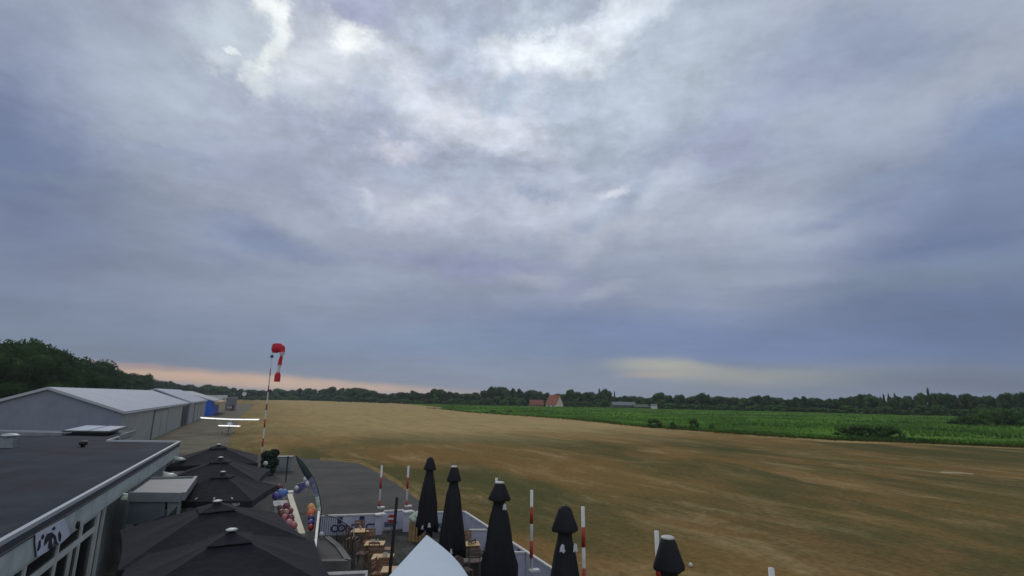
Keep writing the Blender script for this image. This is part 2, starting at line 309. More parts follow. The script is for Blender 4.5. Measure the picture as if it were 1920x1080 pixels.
# ------------------------------------------------------------------ setting
def grass_mat():
    m = bpy.data.materials.new('dry_grass'); m.use_nodes = True; t = m.node_tree; b = t.nodes['Principled BSDF']
    b.inputs['Roughness'].default_value = .95; b.inputs['Specular IOR Level'].default_value = 0
    tcn = t.nodes.new('ShaderNodeTexCoord')
    rot = t.nodes.new('ShaderNodeMapping'); rot.inputs['Rotation'].default_value = (0, 0, -AX); t.links.new(tcn.outputs['Object'], rot.inputs[0])
    def nz(s3, sc_, det, ro, loc=(0, 0, 0), ds=0.0):
        mp = t.nodes.new('ShaderNodeMapping'); mp.inputs['Scale'].default_value = s3; mp.inputs['Location'].default_value = loc; t.links.new(rot.outputs[0], mp.inputs[0])
        n = t.nodes.new('ShaderNodeTexNoise'); n.inputs['Scale'].default_value = sc_; n.inputs['Detail'].default_value = det; n.inputs['Roughness'].default_value = ro; n.inputs['Distortion'].default_value = ds
        t.links.new(mp.outputs[0], n.inputs['Vector']); return n.outputs['Fac']
    def rng(x, a, b_, c=0.0, d=1.0):
        r = t.nodes.new('ShaderNodeMapRange'); r.interpolation_type = 'SMOOTHSTEP'; t.links.new(x, r.inputs[0])
        for i, q in enumerate((a, b_, c, d)): r.inputs[i+1].default_value = q
        return r.outputs[0]
    def mixc(f, a, b_):
        x = t.nodes.new('ShaderNodeMix'); x.data_type = 'RGBA'
        if isinstance(f, float): x.inputs['Factor'].default_value = f
        else: t.links.new(f, x.inputs['Factor'])
        for k, q in (('A', a), ('B', b_)):
            if isinstance(q, tuple): x.inputs[k].default_value = q
            else: t.links.new(q, x.inputs[k])
        return x.outputs['Result']
    sp = t.nodes.new('ShaderNodeSeparateXYZ'); t.links.new(rot.outputs[0], sp.inputs[0]); v, u = sp.outputs[0], sp.outputs[1]
    n1 = nz((1, .35, 1), .055, 6, .62, (3, 1, 0), .4)          # big patches
    n2 = nz((1, .3, 1), .30, 9, .74, (8, 5, 0), .7)            # streaks
    n3 = nz((1, 1, 1), 3.0, 6, .75)                            # tufts
    n4 = nz((1, .5, 1), .045, 7, .66, (40, 11, 0), .6)
    n5 = nz((1, .45, 1), .16, 7, .68, (17, 9, 0), .6)
    n6 = nz((1, .35, 1), .8, 8, .75, (5, 3, 0), .5)
    c = mixc(rng(n1, .42, .58), G['brown'], G['olive'])
    c = mixc(mth('MULTIPLY', rng(n5, .50, .64), .75, tree=t), c, G['red'])
    c = mixc(mth('MULTIPLY', rng(n2, .47, .70), .70, tree=t), c, G['straw'])
    c = mixc(mth('MULTIPLY', rng(n6, .52, .70), .45, tree=t), c, G['dark'])
    c = mixc(mth('MULTIPLY', rng(n4, .46, .60), .80, tree=t), c, G['green'])
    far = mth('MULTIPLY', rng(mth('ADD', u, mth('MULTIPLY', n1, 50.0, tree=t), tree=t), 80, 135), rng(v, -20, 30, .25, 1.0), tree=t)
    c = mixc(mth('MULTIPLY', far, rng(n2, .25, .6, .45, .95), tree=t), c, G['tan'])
    # worn sandy track that follows the crop's edge
    trk = mth('MULTIPLY', rng(mth('ABSOLUTE', mth('SUBTRACT', v, mth('ADD', 96.5, mth('MULTIPLY', n2, 5.0, tree=t), tree=t), tree=t), tree=t), 1.2, 3.4, 1.0, 0.0), rng(n1, .3, .5, .5, 1.0), tree=t)
    c = mixc(mth('MULTIPLY', trk, .0, tree=t), c, G['sand'])
    sc_ = mth('ADD', mth('MULTIPLY', rng(n3, .25, .75), .5, tree=t), .75, tree=t)
    vm = t.nodes.new('ShaderNodeVectorMath'); vm.operation = 'SCALE'; t.links.new(c, vm.inputs[0]); t.links.new(sc_, vm.inputs['Scale'])
    t.links.new(vm.outputs[0], b.inputs['Base Color'])
    bp = t.nodes.new('ShaderNodeBump'); bp.inputs['Strength'].default_value = .6; bp.inputs['Distance'].default_value = .08; t.links.new(n3, bp.inputs['Height']); t.links.new(bp.outputs[0], b.inputs['Normal'])
    return m
G = dict(red=(.228, .130, .055, 1), dark=(.084, .069, .033, 1), brown=(.205, .134, .052, 1), olive=(.126, .104, .043, 1), straw=(.35, .262, .130, 1), green=(.078, .084, .036, 1), tan=(.41, .305, .145, 1), sand=(.6, .52, .34, 1))
M_grass = grass_mat()
g = MB(); g.add([(-4000, -300, 0), (4000, -300, 0), (4000, 7000, 0), (-4000, 7000, 0)], [(0, 1, 2, 3)])
tag(g.build('ground', M_grass), 'dry brown grass airfield', None, kind='structure')

def sheet(name, pts, z, m, label):
    b = MB(); b.add([(p[0], p[1], z) for p in pts], [tuple(range(len(pts)))])
    o = b.build(name, m); me = o.data
    bm = bmesh.new(); bm.from_mesh(me); bmesh.ops.triangulate(bm, faces=bm.faces[:])
    for f in bm.faces:
        if f.normal.z < 0: f.normal_flip()
    bm.to_mesh(me); bm.free()
    return tag(o, label, None, kind='structure')
M_conc = mat('concrete_apron', (110, 104, 86), .9, (86, 82, 68), .25, .8, bump=.2, bs=20, spec=.1)
M_asph = mat('asphalt', (88, 84, 80), .9, (70, 70, 66), .35, .9, bump=.3, bs=40, spec=.1)
M_edge = mat('dusty_verge', (140, 120, 84), .95, (108, 94, 62), 1.2, .8, spec=0)
M_pave = mat('terrace_paving', (84, 83, 77), .85, (64, 64, 60), .9, .8, bump=.2, bs=8, spec=.1)
q = [at(424, 851), at(430, 830), at(440, 802), at(455, 778), at(478, 759), at(430, 757), at(380, 775), at(340, 795), at(285, 817), at(200, 830), at(120, 860)]
sheet('apron', q, .008, M_conc, 'pale concrete apron between hangars and grass')
# asphalt pad
pad = [at(424, 851), at(500, 853.5), at(560, 858), at(600, 861), at(640, 863), at(672, 866), at(700, 879), at(745, 905), at(790, 939), at(822, 966), at(880, 1030), at(860, 1250), Vector((-9, 3)), Vector((-22, 3)), at(60, 870), at(240, 850)]
sheet('asphalt_pad', pad, .012, M_asph, 'grey asphalt pad beside the terrace')
t_ = M_pave.node_tree; bk = t_.nodes.new('ShaderNodeTexBrick'); tcb = t_.nodes.new('ShaderNodeTexCoord'); mpb = t_.nodes.new('ShaderNodeMapping'); mpb.inputs['Rotation'].default_value = (0, 0, -AX)
t_.links.new(tcb.outputs['Object'], mpb.inputs[0]); t_.links.new(mpb.outputs[0], bk.inputs['Vector']); bk.inputs['Scale'].default_value = 1.0; bk.inputs['Brick Width'].default_value = .6; bk.inputs['Row Height'].default_value = .3; bk.inputs['Mortar Size'].default_value = .018
pb_ = t_.nodes['Principled BSDF']; src_ = pb_.inputs['Base Color'].links[0].from_socket; mb_ = t_.nodes.new('ShaderNodeMix'); mb_.data_type = 'RGBA'; mb_.blend_type = 'MULTIPLY'; mb_.inputs['Factor'].default_value = 1
bk.inputs['Color1'].default_value = (1, 1, 1, 1); bk.inputs['Color2'].default_value = (.72, .72, .74, 1); bk.inputs['Mortar'].default_value = (.35, .35, .34, 1)
t_.links.new(src_, mb_.inputs['A']); t_.links.new(bk.outputs['Color'], mb_.inputs['B']); t_.links.new(mb_.outputs['Result'], pb_.inputs['Base Color'])
vg = [at(600, 858), at(640, 860), at(676, 862.5), at(705, 876), at(750, 903), at(796, 938), at(832, 968), at(822, 968), at(788, 941), at(742, 907), at(698, 881), at(670, 868.5), at(640, 866), at(600, 863)]
sheet('verge', vg, .017, M_edge, 'dusty strip where the asphalt meets the grass')
ter = [at(560, 998), at(605, 996), at(706, 998), at(768, 992), at(868, 1000), at(1040, 1125), Vector((3.9, 7)), Vector((3.9, 2)), Vector((-9, 2)), Vector((-20, 28)), at(500, 905), at(530, 905)]
sheet('terrace', ter, .022, M_pave, 'grey paved cafe terrace')

# ------------------------------------------------------------------ clubhouse
M_white = mat('white_fascia', (186, 196, 192), .55, (152, 164, 158), 1.6, .7)
M_trim = mat('metal_trim', (168, 172, 178), .4, (170, 174, 176), 4, .6)
M_felt = mat('roofing_felt', (47, 54, 64), .85, (33, 39, 47), .35, .9, bump=.15, bs=25, spec=.12)
def add_stain(m, c, scale, lo, hi, amt):
    t = m.node_tree; b_ = t.nodes['Principled BSDF']; src = b_.inputs['Base Color'].links[0].from_socket
    tcn = t.nodes.new('ShaderNodeTexCoord'); n = t.nodes.new('ShaderNodeTexNoise'); n.inputs['Scale'].default_value = scale; n.inputs['Detail'].default_value = 7; n.inputs['Roughness'].default_value = .65; t.links.new(tcn.outputs['Object'], n.inputs['Vector'])
    r = t.nodes.new('ShaderNodeMapRange'); t.links.new(n.outputs['Fac'], r.inputs[0]); r.inputs[1].default_value = lo; r.inputs[2].default_value = hi; r.inputs[4].default_value = amt
    x = t.nodes.new('ShaderNodeMix'); x.data_type = 'RGBA'; t.links.new(r.outputs[0], x.inputs['Factor']); t.links.new(src, x.inputs['A']); x.inputs['B'].default_value = lin4(c); t.links.new(x.outputs['Result'], b_.inputs['Base Color'])
add_stain(M_felt, (74, 76, 78), .45, .55, .7, .6); add_stain(M_felt, (50, 42, 46), .18, .5, .62, .3); add_stain(M_asph, (112, 104, 92), .7, .58, .72, .5); add_stain(M_asph, (52, 50, 50), 1.6, .6, .7, .6); add_stain(M_conc, (126, 118, 96), .3, .5, .65, .6)
M_dark = mat('dark_board', (64, 70, 74), .7, (48, 52, 56), 2, .6)
M_wall = mat('rendered_wall', (140, 146, 144), .8, (98, 102, 100), 1, .7)
M_frame = mat('window_frame', (214, 220, 214), .5, (184, 190, 184), 3, .5)
M_glass = mat('dark_glass', (14, 17, 19), .25, (26, 26, 26), 1, .6, spec=.5)
M_black = mat('black_metal', (22, 22, 24), .5)
R0 = at(0, 1016, 3.6).xy; R1 = at(337.5, 827.5, 3.6).xy
D = (R1-R0).normalized(); Nn = Vector((D.y, -D.x)); S0 = R0-D*9.0
club = thing('clubhouse', (R1.x-3, R1.y-10, 0), 'flat-roofed clubhouse with white fascia and dark felt roof in the left foreground', 'building')
rp = [S0, R1, at(200, 825.5, 3.6).xy, at(247, 811, 3.6).xy, at(-60, 806, 3.6).xy, Vector((-60, 28)), Vector((-40, -8))]
b = MB(); b.prism(rp, 3.30, 3.52); b.build('roof', M_felt, club)
b = MB()
for i in range(0, 4):                                  # metal edge trim round the roof
    b.strip(rp[i], rp[i+1], 3.52, 3.62, -.02, .09) if i else b.strip(S0, R1, 3.52, 3.62, -.08, .03)
b.build('edge_trim', M_trim, club)
b = MB(); b.strip(S0, R1, 3.34, 3.519, -.3, .012); b.build('upstand', M_dark, club)
b = MB(); b.strip(S0, R1, 2.78, 3.34, -.05, .03); b.strip(R1, R1-Nn*5.2, 2.78, 3.29, -.02, .05); b.build('fascia', M_white, club)
b = MB(); b.strip(S0, R1, 3.325, 3.36, .031, .06); b.build('gutter_lip', M_dark, club)
wi = .14
b = MB(); b.strip(R0+D*8.9, R1-D*.5, 0, 2.78, -wi-.3, -wi-.02); b.strip(S0, R0+D*8.9, 2.70, 2.78, -wi-.2, -.06); b.build('wall', M_wall, club)
b = MB(); b.strip(S0, R1-D*.4, 2.79, 2.9, -wi, -.051); b.build('soffit', M_dark, club)
back = MB(); back.prism([rp[2]+Vector((.2, -.3)), rp[3]+Vector((-.4, -.6)), rp[4]+Vector((0, -.6)), Vector((-59, 27))], 0, 3.28); back.build('rear_wall', M_wall, club)
# glazed front
def fac_s(px, py, z=2.78):
    n = Vector((Nn.x, Nn.y)); return (at(px, py, z).xy-R0).dot(D)
ms = [fac_s(75, 1047), fac_s(132, 1004), fac_s(176, 974), fac_s(207, 954)]
ms = [ms[0]-2*(ms[1]-ms[0]), ms[0]-(ms[1]-ms[0])]+ms
for k, (a0, a1) in enumerate(zip(ms[:-1], ms[1:])):
    p0 = R0+D*a0; p1 = R0+D*a1
    fr = MB()
    fr.strip(p0, p0+D*.12, 0, 2.7, -wi, -wi+.06); fr.strip(p0+D*.12, p1, 2.12, 2.28, -wi, -wi+.05); fr.strip(p0+D*.12, p1, 2.62, 2.699, -wi, -wi+.05); fr.strip(p0+D*.12, p1, 0, .14, -wi, -wi+.05)
    mid = (a1-a0)*(.62 if k == 3 else .5)
    if k in (1, 3): fr.strip(p0+D*mid, p0+D*(mid+.09), .14, 2.12, -wi, -wi+.05); fr.strip(p0+D*(mid+.22), p0+D*(mid+.28), .14, 2.12, -wi, -wi+.04)
    w = fr.build('window', M_frame, club)
    gl = MB(); gl.strip(p0+D*.12, p1, .14, 2.12, -wi-.03, -wi+.015); gl.strip(p0+D*.12, p1, 2.28, 2.62, -wi-.03, -wi+.015); gl.build('pane', M_glass, w)
me_ = ms[-1]
b = MB(); b.strip(R0+D*me_, R0+D*(me_+.25), 0, 2.78, -wi-.1, -.06); b.strip(R0+D*(me_+.9), R0+D*(me_+1.1), 0, 2.78, -wi-.019, -.1); b.build('post', M_frame, club)
M_board = mat('back_wall', (46, 46, 44), .8, (30, 30, 30), 1, .7)
b = MB(); b.strip(R0+D*-4, R0+D*9, 0, 2.9, -3.2, -3.1); b.build('interior_wall', M_board, club)
# porch
pz = 3.0
pr = at(365, 895, pz).xy; pn = at(342, 926, pz).xy; pl = at(243, 925, pz).xy; pf = at(283, 897, pz).xy
M_porch = mat('porch_sheet', (84, 90, 96), .5, (68, 73, 78), 1.3, .8)
M_lgrey = mat('porch_rim', (118, 124, 126), .6, (98, 104, 106), 2, .6)
M_panel = mat('porch_panel', (96, 104, 110), .45, (78, 86, 92), .8, .8)
pc = MB(); pc.prism([pl, pn, pr, pf], pz-.12, pz-.03); pco = pc.build('porch_roof', M_porch, club)
b = MB(); b.strip(pl, pn, pz-.26, pz+.05, -.02, .07); b.strip(pn, pr, pz-.22, pz+.05, -.02, .10); b.strip(pr, pf, pz-.2, pz+.04, -.02, .05); b.build('porch_rim', M_lgrey, pco)
dn = (pn-pl); b = MB()
q0 = pl+dn*.02; q1 = pl+dn*.70
b.add([(q0.x, q0.y, pz-.27), (q1.x, q1.y, pz-.27), (q1.x, q1.y, pz-.72), ((q0.x+q1.x)/2, (q0.y+q1.y)/2, pz-1.02), (q0.x, q0.y, pz-1.02),
       (q0.x, q0.y+.03, pz-.27), (q1.x, q1.y+.03, pz-.27), (q1.x, q1.y+.03, pz-.72), ((q0.x+q1.x)/2, (q0.y+q1.y)/2+.03, pz-1.02), (q0.x, q0.y+.03, pz-1.02)],
      [(0, 4, 3, 2, 1), (5, 6, 7, 8, 9), (0, 1, 6, 5), (1, 2, 7, 6), (2, 3, 8, 7), (3, 4, 9, 8), (4, 0, 5, 9)])
b.build('porch_side_panel', M_panel, pco)
b = MB(); q2 = pl+dn*.74; b.add([(q2.x, q2.y, pz-.27), (pn.x, pn.y, pz-.27), (q2.x+.06, q2.y, pz-.75), (q2.x, q2.y+.03, pz-.27), (pn.x, pn.y+.03, pz-.27), (q2.x+.06, q2.y+.03, pz-.75)], [(0, 2, 1), (3, 4, 5), (0, 1, 4, 3), (1, 2, 5, 4), (2, 0, 3, 5)])
b.build('porch_brace', M_lgrey, pco)
b = MB(); b.strip(pn-D*0+Vector((-.1, .05)), pn+Vector((-.02, .05)), 0, pz-.26, 0, .08); b.strip(pr+Vector((-.1, -.1)), pr+Vector((-.02, -.1)), 0, pz-.2, 0, .08); b.build('porch_post', M_lgrey, pco)
b = MB(); b.strip(pf-Vector((.1, 0)), pf+D*-3.4, 0, 2.5, -.4, -.2); b.build('door', M_glass, pco)
# under-eave lamps
M_lamp = mat('lamp_glass', (190, 196, 180), .4, (160, 168, 150), 4, .5)
def eave_lamp(px, py, zz, sc_):
    p = at(px, py, zz)
    fix = MB(); n = 16
    vs = [(p.x+math.cos(2*math.pi*k/n)*.34*sc_, p.y+math.sin(2*math.pi*k/n)*.30*sc_, zz) for k in range(n)]
    vs2 = [(p.x+math.cos(2*math.pi*k/n)*.20*sc_-.06, p.y+math.sin(2*math.pi*k/n)*.18*sc_, zz+.10) for k in range(n)]
    vs3 = [(p.x+math.cos(2*math.pi*k/n)*.31*sc_, p.y+math.sin(2*math.pi*k/n)*.27*sc_, zz-.035) for k in range(n)]
    fix.add(vs3+vs+vs2, [tuple(range(n))[::-1], tuple(range(2*n, 3*n))]+[(r*n+k, r*n+(k+1) % n, (r+1)*n+(k+1) % n, (r+1)*n+k) for r in (0, 1) for k in range(n)])
    o = fix.build('eave_lamp', M_lamp, club, True)
    br = MB(); br.tube([(p.x, p.y, zz+.1), (p.x-.25, p.y-.1, zz+.16)], .03, 6); br.build('lamp_arm', M_frame, o)
eave_lamp(246, 934, 2.80, 1.0); eave_lamp(318, 892, 2.80, .95); eave_lamp(337, 861.5, 2.78, .95)
# small fixtures on fascia
for (px, py) in ((146, 985), (259, 899)):
    t_ = (R0+D*((at(px, 900, 3).xy-R0).dot(D)))
    p = at(px, py, 2.95)
    b = MB(); b.lathe((p.x, p.y, 2.86), [(.03, 0), (.05, .05), (.05, .14), (.03, .2)], 8); b.build('camera_dome', M_black, club, True)
# plant on the roof
vp = at(15, 839, 3.52)
M_galv = mat('galvanised', (128, 134, 138), .5, (100, 106, 110), 2.5, .7)
v_ = MB(); v_.box((vp.x, vp.y, 3.77), (.66, .6, .5), .3); vo = v_.build('roof_vent', M_galv, club)
b = MB(); b.lathe((vp.x, vp.y, 4.02), [(.2, 0), (.2, .08), (.40, .10), (.38, .14), (.26, .2), (.06, .23)], 18); b.build('vent_cowl', M_trim, vo, True)
c4 = [at(116, 806.5, 3.86), at(206, 808, 3.86), at(240, 799, 3.86), at(160, 797, 3.86)]
ctr = sum(c4, Vector())/4
M_sky = mat('skylight_pane', (205, 210, 216), .25, (180, 186, 194), 2, .5)
b = MB(); b.prism([ctr.xy+(p.xy-ctr.xy)*.72 for p in c4], 3.52, 3.74); so = b.build('skylight', M_dark, club)
b = MB(); b.prism([p.xy for p in c4], 3.74, 3.83); b.build('skylight_frame', M_dark, so)
for f0, f1 in ((.03, .53), (.56, .97)):
    a_ = c4[0].lerp(c4[1], f0); b_ = c4[0].lerp(c4[1], f1); c_ = c4[3].lerp(c4[2], f1); d_ = c4[3].lerp(c4[2], f0)
    m_ = (a_+b_+c_+d_)/4
    b = MB(); b.prism([m_.xy+(p.xy-m_.xy)*.93 for p in (a_, b_, c_, d_)], 3.832, 3.86); b.build('pane', M_sky, so)
p = at(155, 838, 3.52)
b = MB(); b.lathe((p.x, p.y, 3.52), [(.1, 0), (.1, .1), (.2, .12), (.2, .3), (.16, .32)], 14); b.build('roof_outlet', M_black, club, True)
b = MB(); b.strip(at(0, 812, 3.7).xy, at(120, 811.5, 3.7).xy, 3.52, 3.72, 0, .3); b.strip(at(212, 823, 3.6).xy, at(243, 813, 3.6).xy, 3.52, 3.85, .3, .36); b.build('parapet', M_galv, club)
# seams in the felt
b = MB()
for k in range(1, 9):
    p0 = S0-Nn*(k*2.4); b.strip(p0+D*6, p0+D*(31-0.2*k) if k < 3 else p0+D*27, 3.5205, 3.525, 0, .06)
b.build('felt_seam', mat('felt_seam', (50, 54, 58), .8, spec=.1), club)
# banner with dark figures over the fascia
M_cloth = mat('banner_cloth', (200, 204, 216), .7, (176, 180, 196), 3, .6)
M_navy = mat('navy_print', (24, 28, 48), .7)
dpth = lambda px: (ray(px, 900).x, ray(px, 900).y)
def on_facade(px, py, off=.06):        # point of the fascia's outer plane seen at a pixel
    d = ray(px, py); n = Vector((Nn.x, Nn.y, 0)); p = Vector((R0.x, R0.y, 0))+n*off
    t = n.dot(p-Vector((0, 0, H)))/n.dot(d); return Vector((0, 0, H))+d*t
bn = thing('fascia_banner', on_facade(90, 1005), 'white cloth banner with dark blue figures hung over the clubhouse fascia', 'banner')
outl = [(66, 1002), (100, 983), (120, 972), (131, 1003), (110, 1022), (102, 1008), (96, 1026), (88, 1034), (69, 1044), (66, 1020)]
def facade_poly(pts, off, th, name, m, par):
    v3 = [on_facade(x, y, off) for x, y in pts]; n = Vector((Nn.x, Nn.y, 0))*th; k = len(v3)
    b = MB(); b.add(v3+[p+n for p in v3], [tuple(range(k)), tuple(range(k, 2*k))[::-1]]+[(i, i+k, (i+1) % k+k, (i+1) % k) for i in range(k)])
    return b.build(name, m, par)
facade_poly(outl, .062, .012, 'cloth', M_cloth, bn)
facade_poly([(88, 1001), (97, 998), (104, 1004), (108, 1022), (103, 1020), (100, 1008), (97, 1010), (98, 1026), (94, 1030), (90, 1028), (92, 1012), (86, 1020), (82, 1024), (84, 1010)], .078, .006, 'printed_figure', M_navy, bn)
facade_poly([(98, 990), (102, 987), (104, 990), (101, 994), (98, 994)], .078, .006, 'printed_figure', M_navy, bn)
facade_poly([(109, 1000), (112, 996), (115, 1004), (113, 1016), (110, 1012)], .078, .006, 'printed_figure', M_navy, bn)
facade_poly([(78, 1004), (81, 1001), (83, 1006), (80, 1012), (77, 1010)], .078, .006, 'printed_figure', M_navy, bn)
facade_poly([(73, 1014), (76, 1012), (76, 1026), (71, 1034), (70, 1030)], .078, .006, 'printed_figure', M_navy, bn)

# ------------------------------------------------------------------ hangars
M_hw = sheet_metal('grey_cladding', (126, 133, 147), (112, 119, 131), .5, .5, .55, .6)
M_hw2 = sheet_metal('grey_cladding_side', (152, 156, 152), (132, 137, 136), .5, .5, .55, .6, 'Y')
M_hr = sheet_metal('steel_roof', (128, 138, 158), (112, 122, 142), 1.0, .35, .6, .7, 'Y')
M_blue = sheet_metal('blue_cladding', (48, 104, 214), (40, 88, 190), .5, .6, .5, .5, 'Y')
M_tan = mat('tan_sheet', (178, 160, 128), .7)
def hangar(P, L_, Wd, he, hr, label, mw, mr, ms, doors=(), name='hangar', over=.25):
    o = thing(name, (P.x, P.y, 0), label, 'hangar', None, AX)
    def w2(u, v, z): q = P+A*u+B*v; return Vector((q.x, q.y, z))
    b = MB()
    vs = [w2(0, 0, 0), w2(0, 0, he), w2(0, -Wd/2, hr), w2(0, -Wd, he), w2(0, -Wd, 0), w2(L_, 0, 0), w2(L_, 0, he), w2(L_, -Wd/2, hr), w2(L_, -Wd, he), w2(L_, -Wd, 0)]
    b.add(vs[:5], [(0, 1, 2, 3, 4)]); b.add(vs[5:], [(4, 3, 2, 1, 0)]); b.build('gable_wall', mw, o)
    b = MB(); b.add([vs[0], vs[5], vs[6], vs[1]], [(0, 1, 2, 3)]); b.add([vs[4], vs[3], vs[8], vs[9]], [(0, 1, 2, 3)]); b.build('side_wall', ms, o)
    b = MB(); t = .12; sl = (hr-he)/(Wd/2)
    for sgn in (0, 1):
        va = over if sgn == 0 else -Wd-over; ze = he-sl*over
        c = [w2(-over, va, ze+.02), w2(L_+over*.5, va, ze+.02), w2(L_+over*.5, -Wd/2, hr+.02), w2(-over, -Wd/2, hr+.02)]
        d = [p+Vector((0, 0, t)) for p in c]; b.add(c+d, [(0, 3, 2, 1), (4, 5, 6, 7), (0, 1, 5, 4), (1, 2, 6, 5), (2, 3, 7, 6), (3, 0, 4, 7)])
    b.build('roof', mr, o)
    b = MB(); 
    c = [w2(-over-.01, over+.02, he-sl*over-.06), w2(-over-.01, -Wd/2, hr-.04)]
    for (v0, z0, v1, z1) in ((over+.02, he-sl*over, -Wd/2, hr), (-Wd/2, hr, -Wd-over-.02, he-sl*over)):
        e = [w2(-over-.06, v0, z0-.12), w2(-over-.06, v1, z1-.12), w2(-over-.06, v1, z1+.16), w2(-over-.06, v0, z0+.16)]
        f = [p+Vector((A.x, A.y, 0))*.055 for p in e]; b.add(e+f, [(0, 1, 2, 3), (7, 6, 5, 4), (0, 4, 5, 1), (1, 5, 6, 2), (2, 6, 7, 3), (3, 7, 4, 0)])
    b.build('verge_trim', M_trim, o)
    b = MB(); e0 = P+B*(over+.02); b.strip(e0-A*over, e0+A*L_, he-sl*over-.1, he-sl*over+.02, 0, .12); b.build('gutter', M_trim, o)
    for (u0, u1, z1, m, nm) in doors:
        b = MB(); p0 = P+A*u0; p1 = P+A*u1; b.strip(p0, p1, .02, z1, .03, .09); d_ = b.build(nm, m, o)
        if nm == 'sliding_door':
            f = MB(); n_ = 2
            for i in range(n_+1):
                pp = P+A*(u0+(u1-u0)*i/n_); f.strip(pp-A*.07, pp+A*.07, .03, z1, .095, .12)
            f.strip(p0, p1, z1+.005, z1+.2, .05, .18); f.build('door_rail', M_lgrey, d_)
    return o
hc = at(230, 772.5, 4.4).xy
hend = at(345, 755.5, 4.4).xy
L1 = (hend-hc).length
M_door = sheet_metal('door_cladding', (136, 140, 136), (116, 120, 118), .3, .5, .55, .6, 'Y')
hangar(hc, L1, 13.0, 4.4, 6.75, 'long grey metal hangar with pale roof nearest the clubhouse', M_hw, M_hr, M_hw2,
       [(20, 33, 3.8, M_hw2, 'sliding_door'), (L1*.87, L1*.985, 3.9, M_black, 'doorway_shade_panel')])  # black slab stands in for the shade inside the open doorway
h2 = hc+A*(L1+.6)+B*.35
h2e = at(383, 750.5, 4.5).xy; L2 = (h2e-h2).dot(A)
hangar(h2, L2, 13.2, 4.5, 7.15, 'second grey hangar between the nearest hangar and the blue one', M_hw, M_hr, M_hw2, [(10, 26, 3.9, M_hw2, 'sliding_door')])
h3 = at(399, 751.5, 4.3).xy; h3 = h3
M_str = sheet_metal('striped_roof', (136, 144, 154), (96, 104, 114), 2.2, .9, .6, .8, 'Y')
ho = hangar(h3, 34, 17, 4.3, 6.9, 'bright blue hangar with striped grey roof, farthest of the hangars', M_blue, M_str, M_blue, [])
b = MB(); b.strip(h3+A*1, h3+A*33, 3.2, 4.1, .2, 2.2); b.build('tan_awning', M_tan, ho)
# low buildings beyond
def shed(px, py, wpx, hh, dpt, label, mw, mr, rz=AX, roof='flat', name='shed', ln=6):
    p = at(px, py); w_ = wpx/F*p.y
    o = thing(name, (p.x, p.y, 0), label, 'building', None, rz)
    q = Matrix.Rotation(rz, 3, 'Z'); c = Vector((p.x, p.y, 0))+q @ Vector((0, ln/2, 0))
    b = MB(); b.box(c+Vector((0, 0, hh/2)), (w_, ln, hh), rz); b.build('wall', mw, o)
    b = MB()
    if roof == 'flat': b.box(c+Vector((0, 0, hh+.1)), (w_+.4, ln+.4, .2), rz)
    else:
        rh = roof; vs = [Vector((-w_/2-.3, -ln/2-.3, hh)), Vector((w_/2+.3, -ln/2-.3, hh)), Vector((w_/2+.3, ln/2+.3, hh)), Vector((-w_/2-.3, ln/2+.3, hh)), Vector((-w_/2-.3, 0, hh+rh)), Vector((w_/2+.3, 0, hh+rh))]
        b.add([c+q @ v for v in vs], [(0, 1, 5, 4), (2, 3, 4, 5), (0, 4, 3), (1, 2, 5), (0, 3, 2, 1)])
    b.build('roof', mr, o)
    d = MB(); d.box(Vector((p.x, p.y, 1.1))+q @ Vector((w_*.2, -.03, 0)), (min(1.2, w_*.3), .06, 2.0), rz); d.build('door', M_dark, o)
    return o
M_grn = mat('grey_box', (112, 116, 122), .7); M_pale = mat('pale_sheet', (205, 210, 205), .6)
shed(431, 770, 17, 4.6, 8, 'tall grey box building at the far end of the hangar row', M_grn, M_galv, name='storage_building', ln=8)
shed(393, 750, 22, 4.3, 8, 'long pale roofed shed peeping behind the blue hangar roof', M_pale, M_pale, name='shed', ln=10)
shed(416, 749, 16, 4.3, 8, 'small pale roofed shed against the far trees, right of the blue hangar roof', M_pale, M_pale, name='shed', ln=10)
M_rw = mat('red_paint', (160, 50, 34), .5, (140, 36, 26), 3, .5); M_wp = mat('white_paint', (206, 208, 204), .5, (180, 182, 176), 3, .6)
for i, (px, py, lb) in enumerate([(427, 772, 'left'), (432, 772, 'middle'), (439, 769, 'right')]):
    p = at(px, py); o = thing('barrier_board', p, lb+' of three small red and white boards standing by the grey box building', 'barrier', 'boards at the end of the hangars')
    b = MB(); b.box((p.x, p.y, .9), (.45, .12, .6), .2); b.box((p.x, p.y, 2.1), (.45, .12, .6), .2); b.build('red_panel', M_rw, o, split=True)
    b = MB(); b.box((p.x, p.y, 1.5), (.45, .12, .59), .2); b.build('white_panel', M_wp, o)
    b = MB(); b.box((p.x, p.y, .3), (.1, .1, .6), .2); b.build('post', M_black, o)
p = at(456, 757); o = thing('round_sign', p, 'pale round board on a post before the far trees left of the windsock pole', 'sign')
b = MB(); rr = 1.4; zc_ = atd(456, 738.5, p.y).z
b.tube([(p.x, p.y-.06, zc_), (p.x, p.y+.06, zc_)], rr, 20); b.build('board', M_pale, o)
b = MB(); b.tube([(p.x, p.y+.1, 0), (p.x, p.y+.1, zc_)], .12, 6); b.build('post', M_galv, o)

